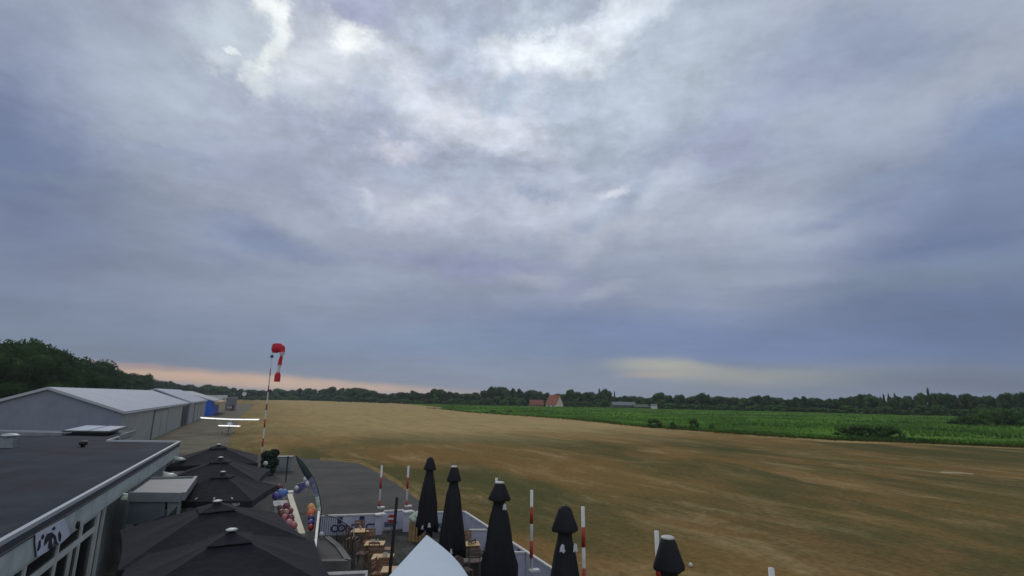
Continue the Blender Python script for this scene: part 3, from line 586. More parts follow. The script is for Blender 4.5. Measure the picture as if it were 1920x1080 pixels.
# ------------------------------------------------------------------ parked aeroplane
def aeroplane():
    dep = 88.0; w0 = atd(430.5, 786.8, dep); los = Vector((w0.x, w0.y)).normalized()
    rz = math.atan2(-los.x, los.y)                       # local +Y = nose direction, away from the camera
    o = thing('light_aircraft', (w0.x, w0.y, 0), 'white high-wing light aeroplane parked on the apron beside the hangars', 'aeroplane', None, rz)
    M_ = Matrix.Translation((w0.x, w0.y, 0)) @ Matrix.Rotation(rz, 4, 'Z') @ Matrix.Rotation(R(2.4), 4, 'Y')
    T = lambda x, y, z: M_ @ Vector((x, y, z))
    Wt = mat('aircraft_white', (208, 213, 214), .3, (214, 218, 218), 1, .4)
    def foil(xs, y0, ch, z, th):
        b = MB(); prof = [(0, 0), (.12, .55), (.35, .62), (.7, .35), (1, 0), (.7, -.2), (.3, -.32), (.08, -.3)]
        vs = []
        for (x, c_, dz) in xs: vs += [T(x, y0+ch/2-c_*ch*a-(1-c_)*ch*.3, z+dz+th*q_) for a, q_ in prof]
        n = len(prof); fs = [tuple(range(n)), tuple(range((len(xs)-1)*n, len(xs)*n))[::-1]]
        for i in range(len(xs)-1):
            for k in range(n): fs.append((i*n+k, (i+1)*n+k, (i+1)*n+(k+1) % n, i*n+(k+1) % n))
        b.add(vs, fs); return b
    zw = w0.z
    foil([(-4.4, .5, .12), (-4.2, .9, .1), (-2.2, 1, .04), (0, 1, 0), (2.2, 1, .04), (4.2, .9, .1), (4.4, .5, .12)], 0, 1.45, zw, .27).build('wing', Wt, o, False)
    zt = 1.42
    foil([(-1.6, .6, 0), (-1.45, .95, 0), (0, 1, 0), (1.45, .95, 0), (1.6, .6, 0)], -4.6, .85, zt, .2).build('tailplane', Wt, o)
    b = MB(); ys = [(2.3, .18, 1.15), (1.9, .38, 1.15), (1.0, .50, 1.2), (.2, .55, 1.35), (-.8, .52, 1.35), (-1.8, .34, 1.3), (-3.2, .2, 1.32), (-4.9, .1, 1.36)]
    b.tube([T(0, y, z) for y, r, z in ys], [r for _, r, _ in ys], 12); b.build('fuselage', Wt, o, True)
    b = MB(); b.add([T(-.03, -4.1, 1.4), T(-.03, -5.1, 1.4), T(-.03, -5.2, 2.35), T(-.03, -4.8, 2.35), T(.03, -4.1, 1.4), T(.03, -5.1, 1.4), T(.03, -5.2, 2.35), T(.03, -4.8, 2.35)],
                    [(0, 1, 2, 3), (7, 6, 5, 4), (0, 4, 5, 1), (1, 5, 6, 2), (2, 6, 7, 3), (3, 7, 4, 0)]); b.build('tail_fin', Wt, o)
    b = MB(); b.box(T(0, .55, 1.62), (.9, 1.0, .42), rz); b.build('cabin_window', M_glass, o)
    for x, y in ((-.85, .1), (.85, .1), (0, 1.8)):
        b = MB(); b.tube([T(x-.05, y, .19), T(x+.05, y, .19)], .19, 14); b.build('wheel', M_black, o)
        b = MB(); b.tube([T(x, y, .2), T(x*.35, y, 1.0)], .035, 6); b.build('wheel_strut', Wt, o)
    for sx_ in (-1, 1):
        b = MB(); b.tube([T(sx_*.5, .2, 1.0), T(sx_*2.2, .1, zw-.02)], .045, 6); b.build('wing_strut', Wt, o)
    b = MB(); b.box(T(0, 2.45, 1.15), (.12, .04, 1.7), rz); b.tube([T(0, 2.3, 1.15), T(0, 2.6, 1.15)], [.14, .03], 10); b.build('propeller', M_black, o)
aeroplane()

# ------------------------------------------------------------------ windsock
def windsock():
    p = at(490.5, 851); dep = p.y
    top = atd(514, 652, dep)
    px_ = top.x-.15
    o = thing('windsock', p, 'tall red and white banded pole carrying a limp red and white windsock', 'windsock')
    zs = [0]+[atd(500, y, dep).z for y in (838, 822, 802, 786, 769, 757, 735, 723, 704, 690)]+[top.z-1.1]
    lean = lambda z: Vector((p.x+(px_-p.x)*z/top.z, p.y, z))
    def rr(z): return .085 if z < 6 else (.065 if z < 9 else .035)
    w = MB(); w.tube([lean(z) for z in zs]+[lean(top.z-.2)], [rr(z) for z in zs]+[.03], 8); w.build('pole', M_wp, o, True)
    for i in range(1, len(zs)-1, 2):
        r = MB(); r.tube([lean(zs[i]), lean(zs[i+1])], [rr(zs[i])+.004, rr(zs[i+1])+.004], 8); r.build('red_band', M_rw, o, True)
    b = MB(); q_ = lean(zs[-1]+.1); b.box(q_, (.28, .2, .3)); b.build('swivel', M_dark, o)
    b = MB(); q0 = lean(top.z-.25); c0 = Vector((q0.x+.10, q0.y, top.z-.05))
    n = 20; rg = [c0+Vector((0, .5*math.cos(2*math.pi*k/n), .52*math.sin(2*math.pi*k/n))) for k in range(n+1)]
    b.tube(rg, .025, 5); b.tube([q0, rg[15]], .03, 5); b.tube([q0, q0+Vector((0, 0, .3))], .03, 5); b.build('hoop', M_galv, o)
    # limp cone: bellies out of the hoop, then folds and hangs
    path = [(0, 0, 0), (.3, 0, .02), (.62, 0, 0), (.88, 0, -.14), (1.02, 0, -.45), (1.0, 0, -.9), (.95, 0, -1.25), (.88, 0, -1.9), (.88, 0, -2.2), (.82, 0, -2.75), (.80, 0, -3.05), (.80, 0, -3.8)]
    rx = [.50, .53, .52, .46, .28, .11, .2, .24, .12, .16, .30, .30]
    ry = [.50, .52, .50, .45, .34, .26, .22, .2, .16, .18, .3, .32]
    n = 20; rings = []
    for i, (c, a_, b_) in enumerate(zip(path, rx, ry)):
        c = c0+Vector(c); j = min(i+1, len(path)-1); k_ = max(i-1, 0)
        t = (Vector(path[j])-Vector(path[k_])).normalized(); s_ = t.cross(Vector((0, 1, 0))).normalized()
        rings.append([c+s_*(a_*math.cos(2*math.pi*k/n)*(1+.12*math.sin(5*k+i)))+Vector((0, 1, 0))*(b_*math.sin(2*math.pi*k/n)) for k in range(n)])
    def seg(i0, i1, m, name):
        b = MB(); vs = [v for r_ in rings[i0:i1+1] for v in r_]; fs = []
        for i in range(i1-i0):
            for k in range(n): fs.append((i*n+k, i*n+(k+1) % n, (i+1)*n+(k+1) % n, (i+1)*n+k))
        b.add(vs, fs); b.build(name, m, o, True)
    Mr = mat('sock_red', (214, 34, 52), .6, (176, 24, 44), 3, .5, trans=.35); Mw = mat('sock_white', (226, 222, 226), .6, (200, 196, 206), 3, .5, trans=.35)
    seg(0, 4, Mr, 'red_mouth'); seg(4, 5, Mw, 'white_fold'); seg(5, 7, Mr, 'red_fold'); seg(7, 9, Mw, 'white_fold'); seg(9, 11, Mr, 'red_tip')
windsock()

# ------------------------------------------------------------------ open black parasols
M_can = mat('black_canvas', (38, 37, 44), .85, (29, 28, 34), 1.3, .7, bump=.5, bs=5, spec=.15)
M_val = mat('black_valance', (30, 29, 38), .85, (22, 22, 28), 2, .7)
M_cap = mat('white_cap', (190, 192, 186), .5, (164, 166, 160), 5, .5)
M_pole = mat('parasol_pole', (60, 60, 62), .4, metal=.5)
def open_parasol(s, hp, he):
    o = thing('parasol', (0, 0, 0), '', 'parasol')
    def pt(k, t, sag=1):       # k: spoke 0..32 round the square
        n = 32; a = k/n*4; side = int(a) % 4; f = a-int(a); h = s/2
        cs = [(-h, -h), (h, -h), (h, h), (-h, h)]; c0, c1 = cs[side], cs[(side+1) % 4]
        x = c0[0]+(c1[0]-c0[0])*f; y = c0[1]+(c1[1]-c0[1])*f
        mid = 1-abs(2*f-1); inw = 1-.035*math.sin(math.pi*f)
        w = abs(math.sin(2*math.pi*f))                        # slack between the eight ribs
        z = hp-(hp-he)*(t**1.06)-.0*mid-.07*w*t*math.sin(math.pi*min(1, t))*sag-.05*w*t*t*0
        return Vector((x*t*inw, y*t*inw, z))
    def cone(t0, t1, up, nm, m):
        b = MB(); n = 32; ts = [t0+(t1-t0)*i/8 for i in range(9)]; vs = []
        for t in ts: vs += [pt(k, t)+Vector((0, 0, up)) for k in range(n)]
        fs = [(i*n+k, (i+1)*n+k, (i+1)*n+(k+1) % n, i*n+(k+1) % n) for i in range(8) for k in range(n)]
        b.add(vs, fs); return b.build(nm, m, o, False)
    cone(.12, 1.0, 0, 'canopy', M_can); cone(.02, .22, .055, 'vent_hood', M_can)
    b = MB(); n = 32; e = [pt(k, 1) for k in range(n)]; e2 = [Vector((p.x*1.004, p.y*1.004, p.z-.26-.02*math.sin(k*1.7))) for k, p in enumerate(e)]
    b.add(e+e2, [(k, n+k, n+(k+1) % n, (k+1) % n) for k in range(n)]); b.build('valance', M_val, o)
    b = MB(); b.lathe((0, 0, hp+.07), [(.06, 0), (.125, .01), (.125, .03), (.08, .045), (.02, .055)], 14); b.build('cap', M_cap, o, True)
    b = MB(); b.tube([(0, 0, 0), (0, 0, hp)], .045, 10); b.build('pole', M_pole, o)
    for k in (0, 4, 8, 12, 16, 20, 24, 28):
        b = MB(); b.tube([pt(k, .06)-Vector((0, 0, .05)), pt(k, .985)-Vector((0, 0, .05))], .016, 5); b.build('rib', M_pole, o)
    open_parasol.pt = pt
    b = MB(); b.box((0, 0, .08), (.9, .9, .12)); b.build('base', M_dark, o)
    return o
M_logo = mat('grey_logo', (150, 152, 158), .6)
HP = 3.35
pp = open_parasol(4.25, HP, 2.5)
par = [(434.5, 992, 1.0, 'nearest of the open black parasols, at the bottom edge beside the clubhouse windows'),
       (408, 938.5, 1.02, 'open black parasol second from the front, before the white porch'),
       (418.5, 884, .86, 'open black parasol in the middle of the row with balloons at its left edge'),
       (414, 857, 1.0, 'open black parasol fourth from the front, showing just behind the middle one'),
       (410.5, 832.5, 1.06, 'farthest open black parasol, in front of the concrete apron and green bush')]
for i, (px, py, s_, lb) in enumerate(par):
    zf = (1, 1, .93, .97, 1)[i]; p = at(px, py, (HP+.1)*zf); Mx = TRS((p.x, p.y, 0), (AX+.02, .63, .17, .30, AX)[i], (s_, s_, zf))
    if i == 0: pp.matrix_basis = Mx; pp['label'] = lb; pp['group'] = 'open black parasols in a row beside the clubhouse'
    else: dup(pp, Mx, lb)
bpy.context.view_layer.update()
third = [o for o in bpy.data.objects if o.get('label') == par[2][3]][0]; pt = open_parasol.pt; Mw = world_of(third)
for f in (.2, .4, .6, .8):
    k = f*8; p = pt(k, .90, 0); e = Vector((.045, 0, 0)); d = pt(k, .96, 0)-p; u_ = Vector((0, 0, .02))
    vs = [p-e, p+e, p+d+e*.6, p+d-e*.6]; vs = [v+u_ for v in vs]+[v+u_*1.6 for v in vs]
    b = MB(); b.add([Mw @ v for v in vs], [(0, 3, 2, 1), (4, 5, 6, 7), (0, 1, 5, 4), (1, 2, 6, 5), (2, 3, 7, 6), (3, 0, 4, 7)]); b.build('logo', M_logo, third)
pc_ = pt(6.6, 1); b = MB(); sh = [(-.22, -.05), (-.12, .04), (-.02, .06), (.1, .03), (.2, .07), (.24, -.02), (.1, -.06), (.02, -.1), (-.1, -.09)]
vs = [Vector((pc_.x+x, pc_.y-.02, pc_.z-.13+z)) for x, z in sh]; k = len(vs); vs += [v-Vector((0, .015, 0)) for v in vs]
b.add([Mw @ v for v in vs], [tuple(range(k)), tuple(range(k, 2*k))[::-1]]+[(i, i+k, (i+1) % k+k, (i+1) % k) for i in range(k)]); b.build('emblem', M_logo, third)
# ------------------------------------------------------------------ closed black parasols
M_cl = mat('closed_canvas', (30, 30, 33), .75, (19, 19, 21), 2, .7, bump=.6, bs=6, spec=.3, stretch=(1, 1, .25))
M_logo = mat('white_logo', (196, 198, 204), .6)
rnd = random.Random(4)
def closed_parasol(p, top, hem, r, label, cap, seed, hemdrop=.25, logos=((.35, -.9),)):
    o = thing('closed_parasol', p, label, 'parasol', 'folded black parasols along the terrace edge')
    rs = random.Random(seed); ph = [rs.uniform(0, 6.28) for _ in range(4)]; nf = 8
    b = MB(); n = 40
    def mod(th, z):
        t = min(1, max(0, (top-z)/(top-hem)))
        return 1+(.24*t+.05)*(1-abs(math.sin(nf/2*th+ph[0]+.6*math.sin(3*t+ph[2])))**.7*1.6)+.10*t*math.cos(3*th+ph[1]+2*t)
    prof = []
    Lc = top-hem
    nk = [(0.155, .66), (.2, .36), (.24, .40), (.34, .55), (.5, .70), (.66, .84), (.8, .95), (.92, 1.0), (1.0, .96)]
    prof = [(r*.36, top-.17*Lc)]+[(r*b_*.94, top-a_*Lc) for a_, b_ in nk[1:]]
    rows = []
    for j, (rr, z) in enumerate(prof):
        row = []
        for k in range(n):
            th = 2*math.pi*k/n; q_ = rr*mod(th, z); dz = 0
            if j >= len(prof)-2: dz = -hemdrop*(.5+.5*math.cos(4*th+ph[2]))*(1 if j == len(prof)-1 else .3)
            row.append(Vector((p.x+q_*math.cos(th), p.y+q_*math.sin(th), z+dz)))
        rows.append(row)
    # turn the hem in towards the pole
    rows.append([Vector((p.x+(v.x-p.x)*.45, p.y+(v.y-p.y)*.45, v.z+.12)) for v in rows[-1]])
    vs = [v for r_ in rows for v in r_]
    b.add(vs, [(j*n+k, (j+1)*n+k, (j+1)*n+(k+1) % n, j*n+(k+1) % n) for j in range(len(rows)-1) for k in range(n)])
    b.build('canopy', M_cl, o, True)
    b = MB(); n = 32; hd = [(.05, top), (r*.27, top-.012), (r*.34, top-.07), (r*.48, top-.09*Lc), (r*.62, top-.155*Lc), (r*.60, top-.172*Lc), (r*.36, top-.178*Lc)]
    b.lathe((p.x, p.y, 0), hd, n, lambda th, z: 1+.10*min(1, (top-z)*2)*math.cos(4*th+ph[3])); b.build('vent_hood', M_cl, o, True)
    if cap:
        b = MB(); b.lathe((p.x, p.y, top-.01), [(.06, 0), (r*.27, .004), (r*.29, .03), (r*.2, .05), (.02, .06)], 16); b.build('cap', M_cap, o, True)
    else:
        b = MB(); b.lathe((p.x, p.y, top-.01), [(.05, 0), (.09, .02), (.02, .05)], 10); b.build('cap', M_pole, o, True)
    b = MB(); b.tube([(p.x, p.y, 0), (p.x, p.y, top-.2)], .045, 10); b.build('pole', M_pole, o)
    b = MB(); b.box((p.x, p.y, .08), (.9, .9, .12), AX); b.build('base', M_dark, o)
    for (fx, fz) in logos:
        th = -math.pi/2+fx; q_ = r*.94*1.10*(0.50+.5*min(1, fz)) if fz < .3 else r*1.06
        z = top-fz*Lc; c = Vector((p.x+q_*math.cos(th), p.y+q_*math.sin(th), z))
        n_ = Vector((math.cos(th), math.sin(th), 0)); t_ = Vector((-n_.y, n_.x, 0))
        b = MB(); pts = [(0, .10), (.05, .07), (.045, .0), (.075, -.05), (.03, -.10), (-.02, -.06), (-.06, -.085), (-.05, .02), (-.03, .07)]
        v3 = [c+t_*a+Vector((0, 0, bb)) for a, bb in pts]; k = len(v3); b.add(v3+[v+n_*.03 for v in v3], [tuple(range(k)), tuple(range(k, 2*k))[::-1]]+[(i, i+k, (i+1) % k+k, (i+1) % k) for i in range(k)])
        b.build('logo', M_logo, o)
    return o
CT = 3.85
spec = [(807, 858.5, .44, False, 1.0, 'folded black parasol farthest along the terrace, with a white mark near its hem', ((.3, .93), (-.25, .96))),
        (852, 875.5, .47, True, .9, 'white-capped folded black parasol second from the far end of the terrace', ((.05, .97),)),
        (937, 905.5, .53, True, .9, 'large white-capped folded black parasol in the middle of the terrace row', ((.5, .22),)),
        (1059, 950, .50, False, .6, 'dark-tipped folded black parasol right of the middle one, cut by the bottom edge', ((-.3, .27), (.7, .27))),
        (1252, 1009, .46, True, .6, 'white-capped folded black parasol farthest right, mostly below the bottom edge', ())]
for i, (px, py, r, cap, hem, lb, lg) in enumerate(spec):
    p = at(px, py, CT); closed_parasol(Vector((p.x, p.y, 0)), CT, hem, r, lb, cap, 10+i, .28, lg)

# ------------------------------------------------------------------ red-white marker poles
def marker(px, ytop, dep, z0, label, band=.5, r=.052):
    p = atd(px, ytop, dep); zt = p.z
    o = thing('marker_pole', (p.x, p.y, z0), label, 'pole', 'red and white banded poles along the terrace edge')
    b = MB(); b.tube([(p.x, p.y, z0), (p.x, p.y, zt)], r, 12); b.build('pole', M_wp, o, True)
    z = zt-band
    while z > z0+.05:
        b = MB(); b.tube([(p.x, p.y, max(z0+.01, z-band)), (p.x, p.y, z)], r+.004, 12); b.build('red_band', M_rw, o, True); z -= 2*band
    b = MB(); b.box((p.x+.1, p.y-.04, z0+.04), (.34, .2, .06), AX); b.build('foot', M_wp, o)
df = at(711, 956, .95).y
marker(716, 873, df+.3, .98, 'banded pole on the fence left of the black post', .56)
marker(766, 873.5, df+.7, .98, 'banded pole on the fence between the black post and the farthest folded parasol', .56)
marker(931, 896, 21.0, 0, 'banded pole mostly hidden behind the large middle folded parasol', .52)
marker(997, 919, 18.8, .80, 'banded pole standing just outside the white fence, right of the middle folded parasol', .54)
marker(1093, 950, 15.8, 0, 'banded pole right of the dark-tipped folded parasol', .54)
marker(1231, 995.5, 12.9, 0, 'banded pole close to the left of the farthest right folded parasol', .54)
marker(1446, 1065, 10.2, 0, 'banded pole tip at the bottom edge, farthest right of all poles', .54)

# ------------------------------------------------------------------ white banner fence
M_ban = mat('fence_banner', (182, 185, 202), .7, (160, 163, 182), 1.2, .7)
M_rail = mat('fence_rail', (212, 210, 204), .5, (184, 182, 174), 3, .6)
M_ink = mat('banner_ink', (40, 48, 92), .6)
def text_mesh(body, size, origin, xdir, up, m, parent, name='lettering', ext=.004, bold=0.012):
    cu = bpy.data.curves.new(name, 'FONT'); cu.body = body; cu.size = size; cu.extrude = ext; cu.offset = bold
    to = bpy.data.objects.new(name+'_tmp', cu); COL.objects.link(to); bpy.context.view_layer.update()
    me = bpy.data.meshes.new_from_object(to.evaluated_get(bpy.context.evaluated_depsgraph_get())); COL.objects.unlink(to); bpy.data.objects.remove(to)
    X_ = Vector(xdir).normalized(); Z_ = Vector(up).normalized(); Nz = X_.cross(Z_)
    M_ = Matrix(((X_.x, Z_.x, Nz.x, origin[0]), (X_.y, Z_.y, Nz.y, origin[1]), (X_.z, Z_.z, Nz.z, origin[2]), (0, 0, 0, 1)))
    me.transform(world_of(parent).inverted() @ M_); me.materials.clear(); me.materials.append(m)
    o = bpy.data.objects.new(name, me); COL.objects.link(o); o.parent = parent; return o
def fence(pa, pb, label, h=.95, text=None, crest=(), name='banner_fence', tsize=.34, toff=.25, z0=.07):
    pa = Vector((pa.x, pa.y)); pb = Vector((pb.x, pb.y)); d = (pb-pa).normalized(); o = thing(name, (pa.x, pa.y, 0), label, 'fence', 'white banner fence round the terrace')
    b = MB(); b.strip(pa, pb, z0, h-.06, -.015, .015); b.build('banner', M_ban, o)
    b = MB(); b.strip(pa, pb, h-.06, h, -.05, .05); b.build('top_rail', M_rail, o)
    n_ = max(1, int((pb-pa).length/1.8))
    for i in range(n_+1):
        q_ = pa.lerp(pb, i/n_); b = MB(); b.strip(q_-d*.03, q_+d*.03, 0, h-.061, .017, .07) if False else b.strip(q_-d*.03, q_+d*.03, 0, h-.061, -.08, -.017); b.build('post', M_rail, o)
    nn = Vector((d.y, -d.x)); x3 = Vector((d.x, d.y, 0))
    if text:
        q_ = pa+d*toff+nn*.022; text_mesh(text, tsize, (q_.x, q_.y, .2), x3, (0, 0, 1), M_ink, o)
    for c in crest:
        q_ = pa+d*c+nn*.02
        b = MB(); pts = [(-.11, .15), (.11, .15), (.12, 0), (.07, -.11), (0, -.17), (-.07, -.11), (-.12, 0)]
        v3 = [Vector((q_.x, q_.y, .70))+x3*a+Vector((0, 0, bb)) for a, bb in pts]; k = len(v3); n3 = Vector((nn.x, nn.y, 0))*.012
        b.add(v3+[v+n3 for v in v3], [tuple(range(k)), tuple(range(k, 2*k))[::-1]]+[(i, i+k, (i+1) % k+k, (i+1) % k) for i in range(k)]); b.build('crest', M_ink, o)
    return o
f0 = at(603, 966, .95); f1 = at(707, 962.5, .95); f2 = at(720, 957, .95); f3 = at(757, 955, .95); f4 = at(775, 960, .95); f5 = at(871, 958, .95)
fence(f0, f1, 'long white fence panel with blue lettering and two crests behind the railing', text='CONTACT', crest=(.85, 1.85), tsize=.44, toff=.45)
fence(f2, f3, 'short white fence panel carrying the red and white disc', text='SERV', tsize=.28, toff=.05)
fence(f4, f5, 'white fence panel behind the two farthest folded parasols', text='HALFERTT', tsize=.3, toff=.35)
e1 = at(1040, 1067, .95); fr0 = at(871, 966, .95)
fence(f5, e1, 'long white fence side running towards the camera past the folded parasols', crest=(3.2, 6.6))
for (px, py, px2, lb) in ((913, 992, 880, 'white cross panel between the second and middle folded parasols'), (984, 1034, 955, 'white cross panel just right of the middle folded parasol')):
    fence(at(px2, py+.3, .92), at(px, py, .92), lb, h=.92)
for (px, py, lb) in ((711, 962, 'white fence corner box under the left banded pole'), (764, 957, 'white fence corner box under the right banded pole')):
    p = at(px, py, .97); o = thing('fence_corner_box', (p.x, p.y, 0), lb, 'post', 'white fence corner boxes', AX*.3)
    b = MB(); b.box((p.x, p.y, .45), (.34, .3, .9), AX*.3); b.build('box', M_ban, o)
    b = MB(); b.box((p.x+.05, p.y-.02, .93), (.5, .36, .055), AX*.3+.5); b.build('lid', M_rail, o)
# red and white disc
p = at(736, 968, .78); p.y -= .2; p.z = .72
o = thing('round_disc', p, 'red disc with a white bar hung on the white fence beside the black post', 'sign')
b = MB(); b.tube([p, p+Vector((0, -.04, 0))], .19, 24); b.build('disc', M_rw, o)
b = MB(); b.box(p+Vector((0, -.046, 0)), (.34, .012, .09)); b.build('white_bar', M_wp, o)
b = MB(); b.tube([p+Vector((0, .05, -.72)), p+Vector((0, .05, 0))], .02, 6); b.build('stand', M_galv, o)
# black post
pt_ = atd(744.5, 932, 15.5); pb_ = atd(730.5, 1079, 15.35)
dr = (pb_-pt_).normalized(); pe = pt_+dr*(pt_.z/-dr.z)
o = thing('black_post', pe, 'slightly leaning black metal post in the middle of the terrace', 'post')
b = MB(); b.tube([pe, pt_], [.05, .042], 10); b.build('post', M_black, o)
b = MB(); b.lathe((pe.x, pe.y, 0), [(.2, 0), (.2, .03), (.06, .05)], 14); b.build('base_plate', M_black, o)

# ------------------------------------------------------------------ white shade sail
c0 = at(800, 1003, 3.1); cl = at(700, 1112, 2.55); crr = at(897, 1118, 2.5); cn = Vector((-1.2, 5.4, 2.6))
so = thing('shade_sail', (c0.x, c0.y, 0), 'large pale grey-white shade sail rising to a point at the bottom of the view', 'shade sail')
b = MB(); n = 24
def bez(a, c, bow):
    return lambda t: a.lerp(c, t)+bow*math.sin(math.pi*t)
eL = bez(c0, cl, Vector((0, 0, 0))); eR = bez(c0, crr, Vector((.15, .08, .02))); eL2 = bez(crr, cn, Vector((0, 0, 0))); eR2 = bez(cl, cn, Vector((0, 0, 0)))
vs = []
for i in range(n+1):
    s_ = i/n
    for j in range(n+1):
        t_ = j/n                                    # Coons patch between the four edges
        P_ = (eR(s_)*(1-t_)+eR2(s_)*t_)+(eL(t_)*(1-s_)+eL2(t_)*s_)-(c0*(1-s_)*(1-t_)+crr*s_*(1-t_)+cl*(1-s_)*t_+cn*s_*t_)
        vs.append(P_)
fs = [(i*(n+1)+j, (i+1)*(n+1)+j, (i+1)*(n+1)+j+1, i*(n+1)+j+1) for i in range(n) for j in range(n)]
b.add(vs, fs); M_sail = mat('sail_cloth', (190, 202, 212), .8, (184, 196, 206), 1.2, .5, bump=.1, bs=5)
b.build('sail_cloth', M_sail, so, True)
b = MB(); b.tube([eL(t/12)-Vector((0, 0, .03)) for t in range(13)], .022, 6); b.tube([eR(t/12)-Vector((0, 0, .03)) for t in range(13)], .022, 6); b.build('edge_cable', mat('sail_hem', (44, 52, 50), .7), so)
for c, nm in ((c0, 'mast'), (cl, 'mast'), (crr, 'mast'), (cn, 'mast')):
    b = MB(); b.tube([(c.x, c.y, 0), (c.x, c.y, c.z-.06)], .04, 8); b.build(nm, M_pole, so)

# ------------------------------------------------------------------ railing, dark platform, framed sign
def railing():
    p0 = at(602, 963, 1.25); p1 = at(634, 972, 1.25); p2 = at(664, 992, 1.2)
    o = thing('steel_railing', (p0.x, p0.y, 0), 'dark steel bar railing in front of the lettered white fence', 'railing')
    pts = [p0, p1, p2, at(663, 1008, 1.1)]
    b = MB(); b.tube([p for p in pts], .022, 6); b.tube([Vector((p.x, p.y, .15)) for p in pts], .018, 6); b.build('rail', M_pole, o)
    b = MB()
    for a, c in zip(pts[:-1], pts[1:]):
        m_ = max(2, int((c-a).length/.16))
        for i in range(m_+1):
            q_ = a.lerp(c, i/m_); b.tube([(q_.x, q_.y, .0), q_], .012 if i % m_ else .02, 5)
    b.build('bars', M_pole, o)
railing()
M_plat = mat('dark_decking', (70, 68, 66), .8, (54, 52, 50), 1, .8)
M_kerb = mat('kerb_stone', (120, 118, 112), .85, (98, 96, 92), 2, .7)
q = [at(600, 1006, .35), at(612, 1008, .35), at(634, 1026, .35), at(652, 1052, .35), at(594, 1053, .35), at(575, 1030, .35)]
o = thing('raised_platform', (q[0].x, q[0].y, 0), 'low dark platform with a pale stone kerb beside the railing', 'platform')
b = MB(); b.prism([p.xy for p in q], 0, .34); b.build('deck', M_plat, o)
b = MB()
for i in range(1, 4): b.strip(q[i].xy, q[i+1].xy, 0, .40, -.14, .10)
b.build('kerb', M_kerb, o)
p0 = at(595, 1074, 1.15); p1 = at(690, 1070, 1.15)
o = thing('framed_board', (p0.x, p0.y, 0), 'white framed notice board at the bottom edge left of the shade sail', 'sign')
dx = (p1-p0).normalized(); yb = Vector((-dx.y, dx.x, 0))
tl = Vector((0, 0, -1)).lerp(-yb, .45).normalized()
def bd(a0, a1, d0, d1, off, th, nm, m):
    nrm = dx.cross(tl).normalized(); nrm = nrm if nrm.z > 0 else -nrm
    c = [p0+dx*a0+tl*d0, p0+dx*a1+tl*d0, p0+dx*a1+tl*d1, p0+dx*a0+tl*d1]; c = [x+nrm*off for x in c]; e = [x+nrm*th for x in c]
    b = MB(); b.add(c+e, [(0, 3, 2, 1), (4, 5, 6, 7), (0, 1, 5, 4), (1, 2, 6, 5), (2, 3, 7, 6), (3, 0, 4, 7)]); return b.build(nm, m, o)
wd = (p1-p0).length
bd(0, wd, 0, 1.15, -.03, .028, 'board', mat('board_face', (120, 116, 130), .6, (92, 90, 104), 3, .8))
bd(0, wd, 0, .09, .0, .03, 'frame', M_rail); bd(0, .07, .091, 1.15, 0, .03, 'frame', M_rail); bd(wd-.07, wd, .091, 1.15, 0, .03, 'frame', M_rail)
bd(wd*.62, wd*.86, .16, .5, .0, .006, 'poster', mat('pink_poster', (150, 96, 112), .6))
b = MB()
for xx in (.1, wd-.1): q_ = p0+dx*xx; b.tube([(q_.x, q_.y+.25, 0), (q_.x, q_.y+.03, 1.1)], .02, 6); b.tube([(q_.x, q_.y-.5, 0), (q_.x, q_.y-.35, .3)], .02, 6)
b.build('leg', M_galv, o)

# ------------------------------------------------------------------ tables and chairs
M_wood = mat('light_wood', (206, 172, 122), .6, (178, 144, 98), 3, .7, stretch=(1, 8, 1))
M_wood2 = mat('brown_wood', (140, 104, 74), .65, (110, 82, 58), 3, .7)
M_wick = mat('wicker', (104, 88, 76), .8, (82, 70, 60), 6, .8)
def table(label, w=.72, dd=.7, m=M_wood):
    o = thing('cafe_table', (0, 0, 0), label, 'table')
    b = MB()
    for i in range(6): b.box((0, -dd/2+dd*(i+.5)/6, .735), (w, dd/6-.012, .03))
    b.build('tabletop', m, o)
    for x in (-1, 1):
        for y in (-1, 1): b = MB(); b.box((x*(w/2-.05), y*(dd/2-.05), .36), (.05, .05, .718)); b.build('leg', M_wood2, o)
    b = MB(); b.box((0, dd/2-.09, .67), (w-.16, .03, .08)); b.box((0, -dd/2+.09, .67), (w-.16, .03, .08)); b.build('apron', M_wood2, o)
    return o
def chair(label, m=M_wood2, seat_m=None):
    o = thing('cafe_chair', (0, 0, 0), label, 'chair')
    b = MB(); b.box((0, 0, .44), (.44, .42, .035)); b.build('seat', seat_m or m, o)
    b = MB()
    for z in (.62, .74, .86): b.box((0, .205, z), (.42, .025, .075))
    b.build('backrest', m, o)
    for x in (-1, 1):
        b = MB(); b.box((x*.2, .225, .45), (.035, .035, .9)); b.build('leg', m, o)
        b = MB(); b.box((x*.2, -.19, .21), (.035, .035, .42)); b.build('leg', m, o)
    return o
T0 = table(''); C0 = chair(''); C1 = chair('', M_wick)
tabs = [(676, 995, .12, 'light wooden table nearest the lettered fence'), (703, 1019, .1, 'light wooden table in the middle of the left table row'), (718, 1044, .08, 'light wooden table beside the foot of the black post'),
        (737, 1068, .1, 'light wooden table at the bottom edge beside the shade sail'),
        (881, 1020, .2, 'light wooden table against the white cross panel')]
for i, (px, py, rz, lb) in enumerate(tabs):
    p = at(px, py, .75); Mx = TRS((p.x, p.y, .02), rz, (1.05, .9, 1))
    if i == 0: T0.matrix_basis = Mx; T0['label'] = lb; T0['group'] = 'wooden cafe tables'
    else: dup(T0, Mx, lb)
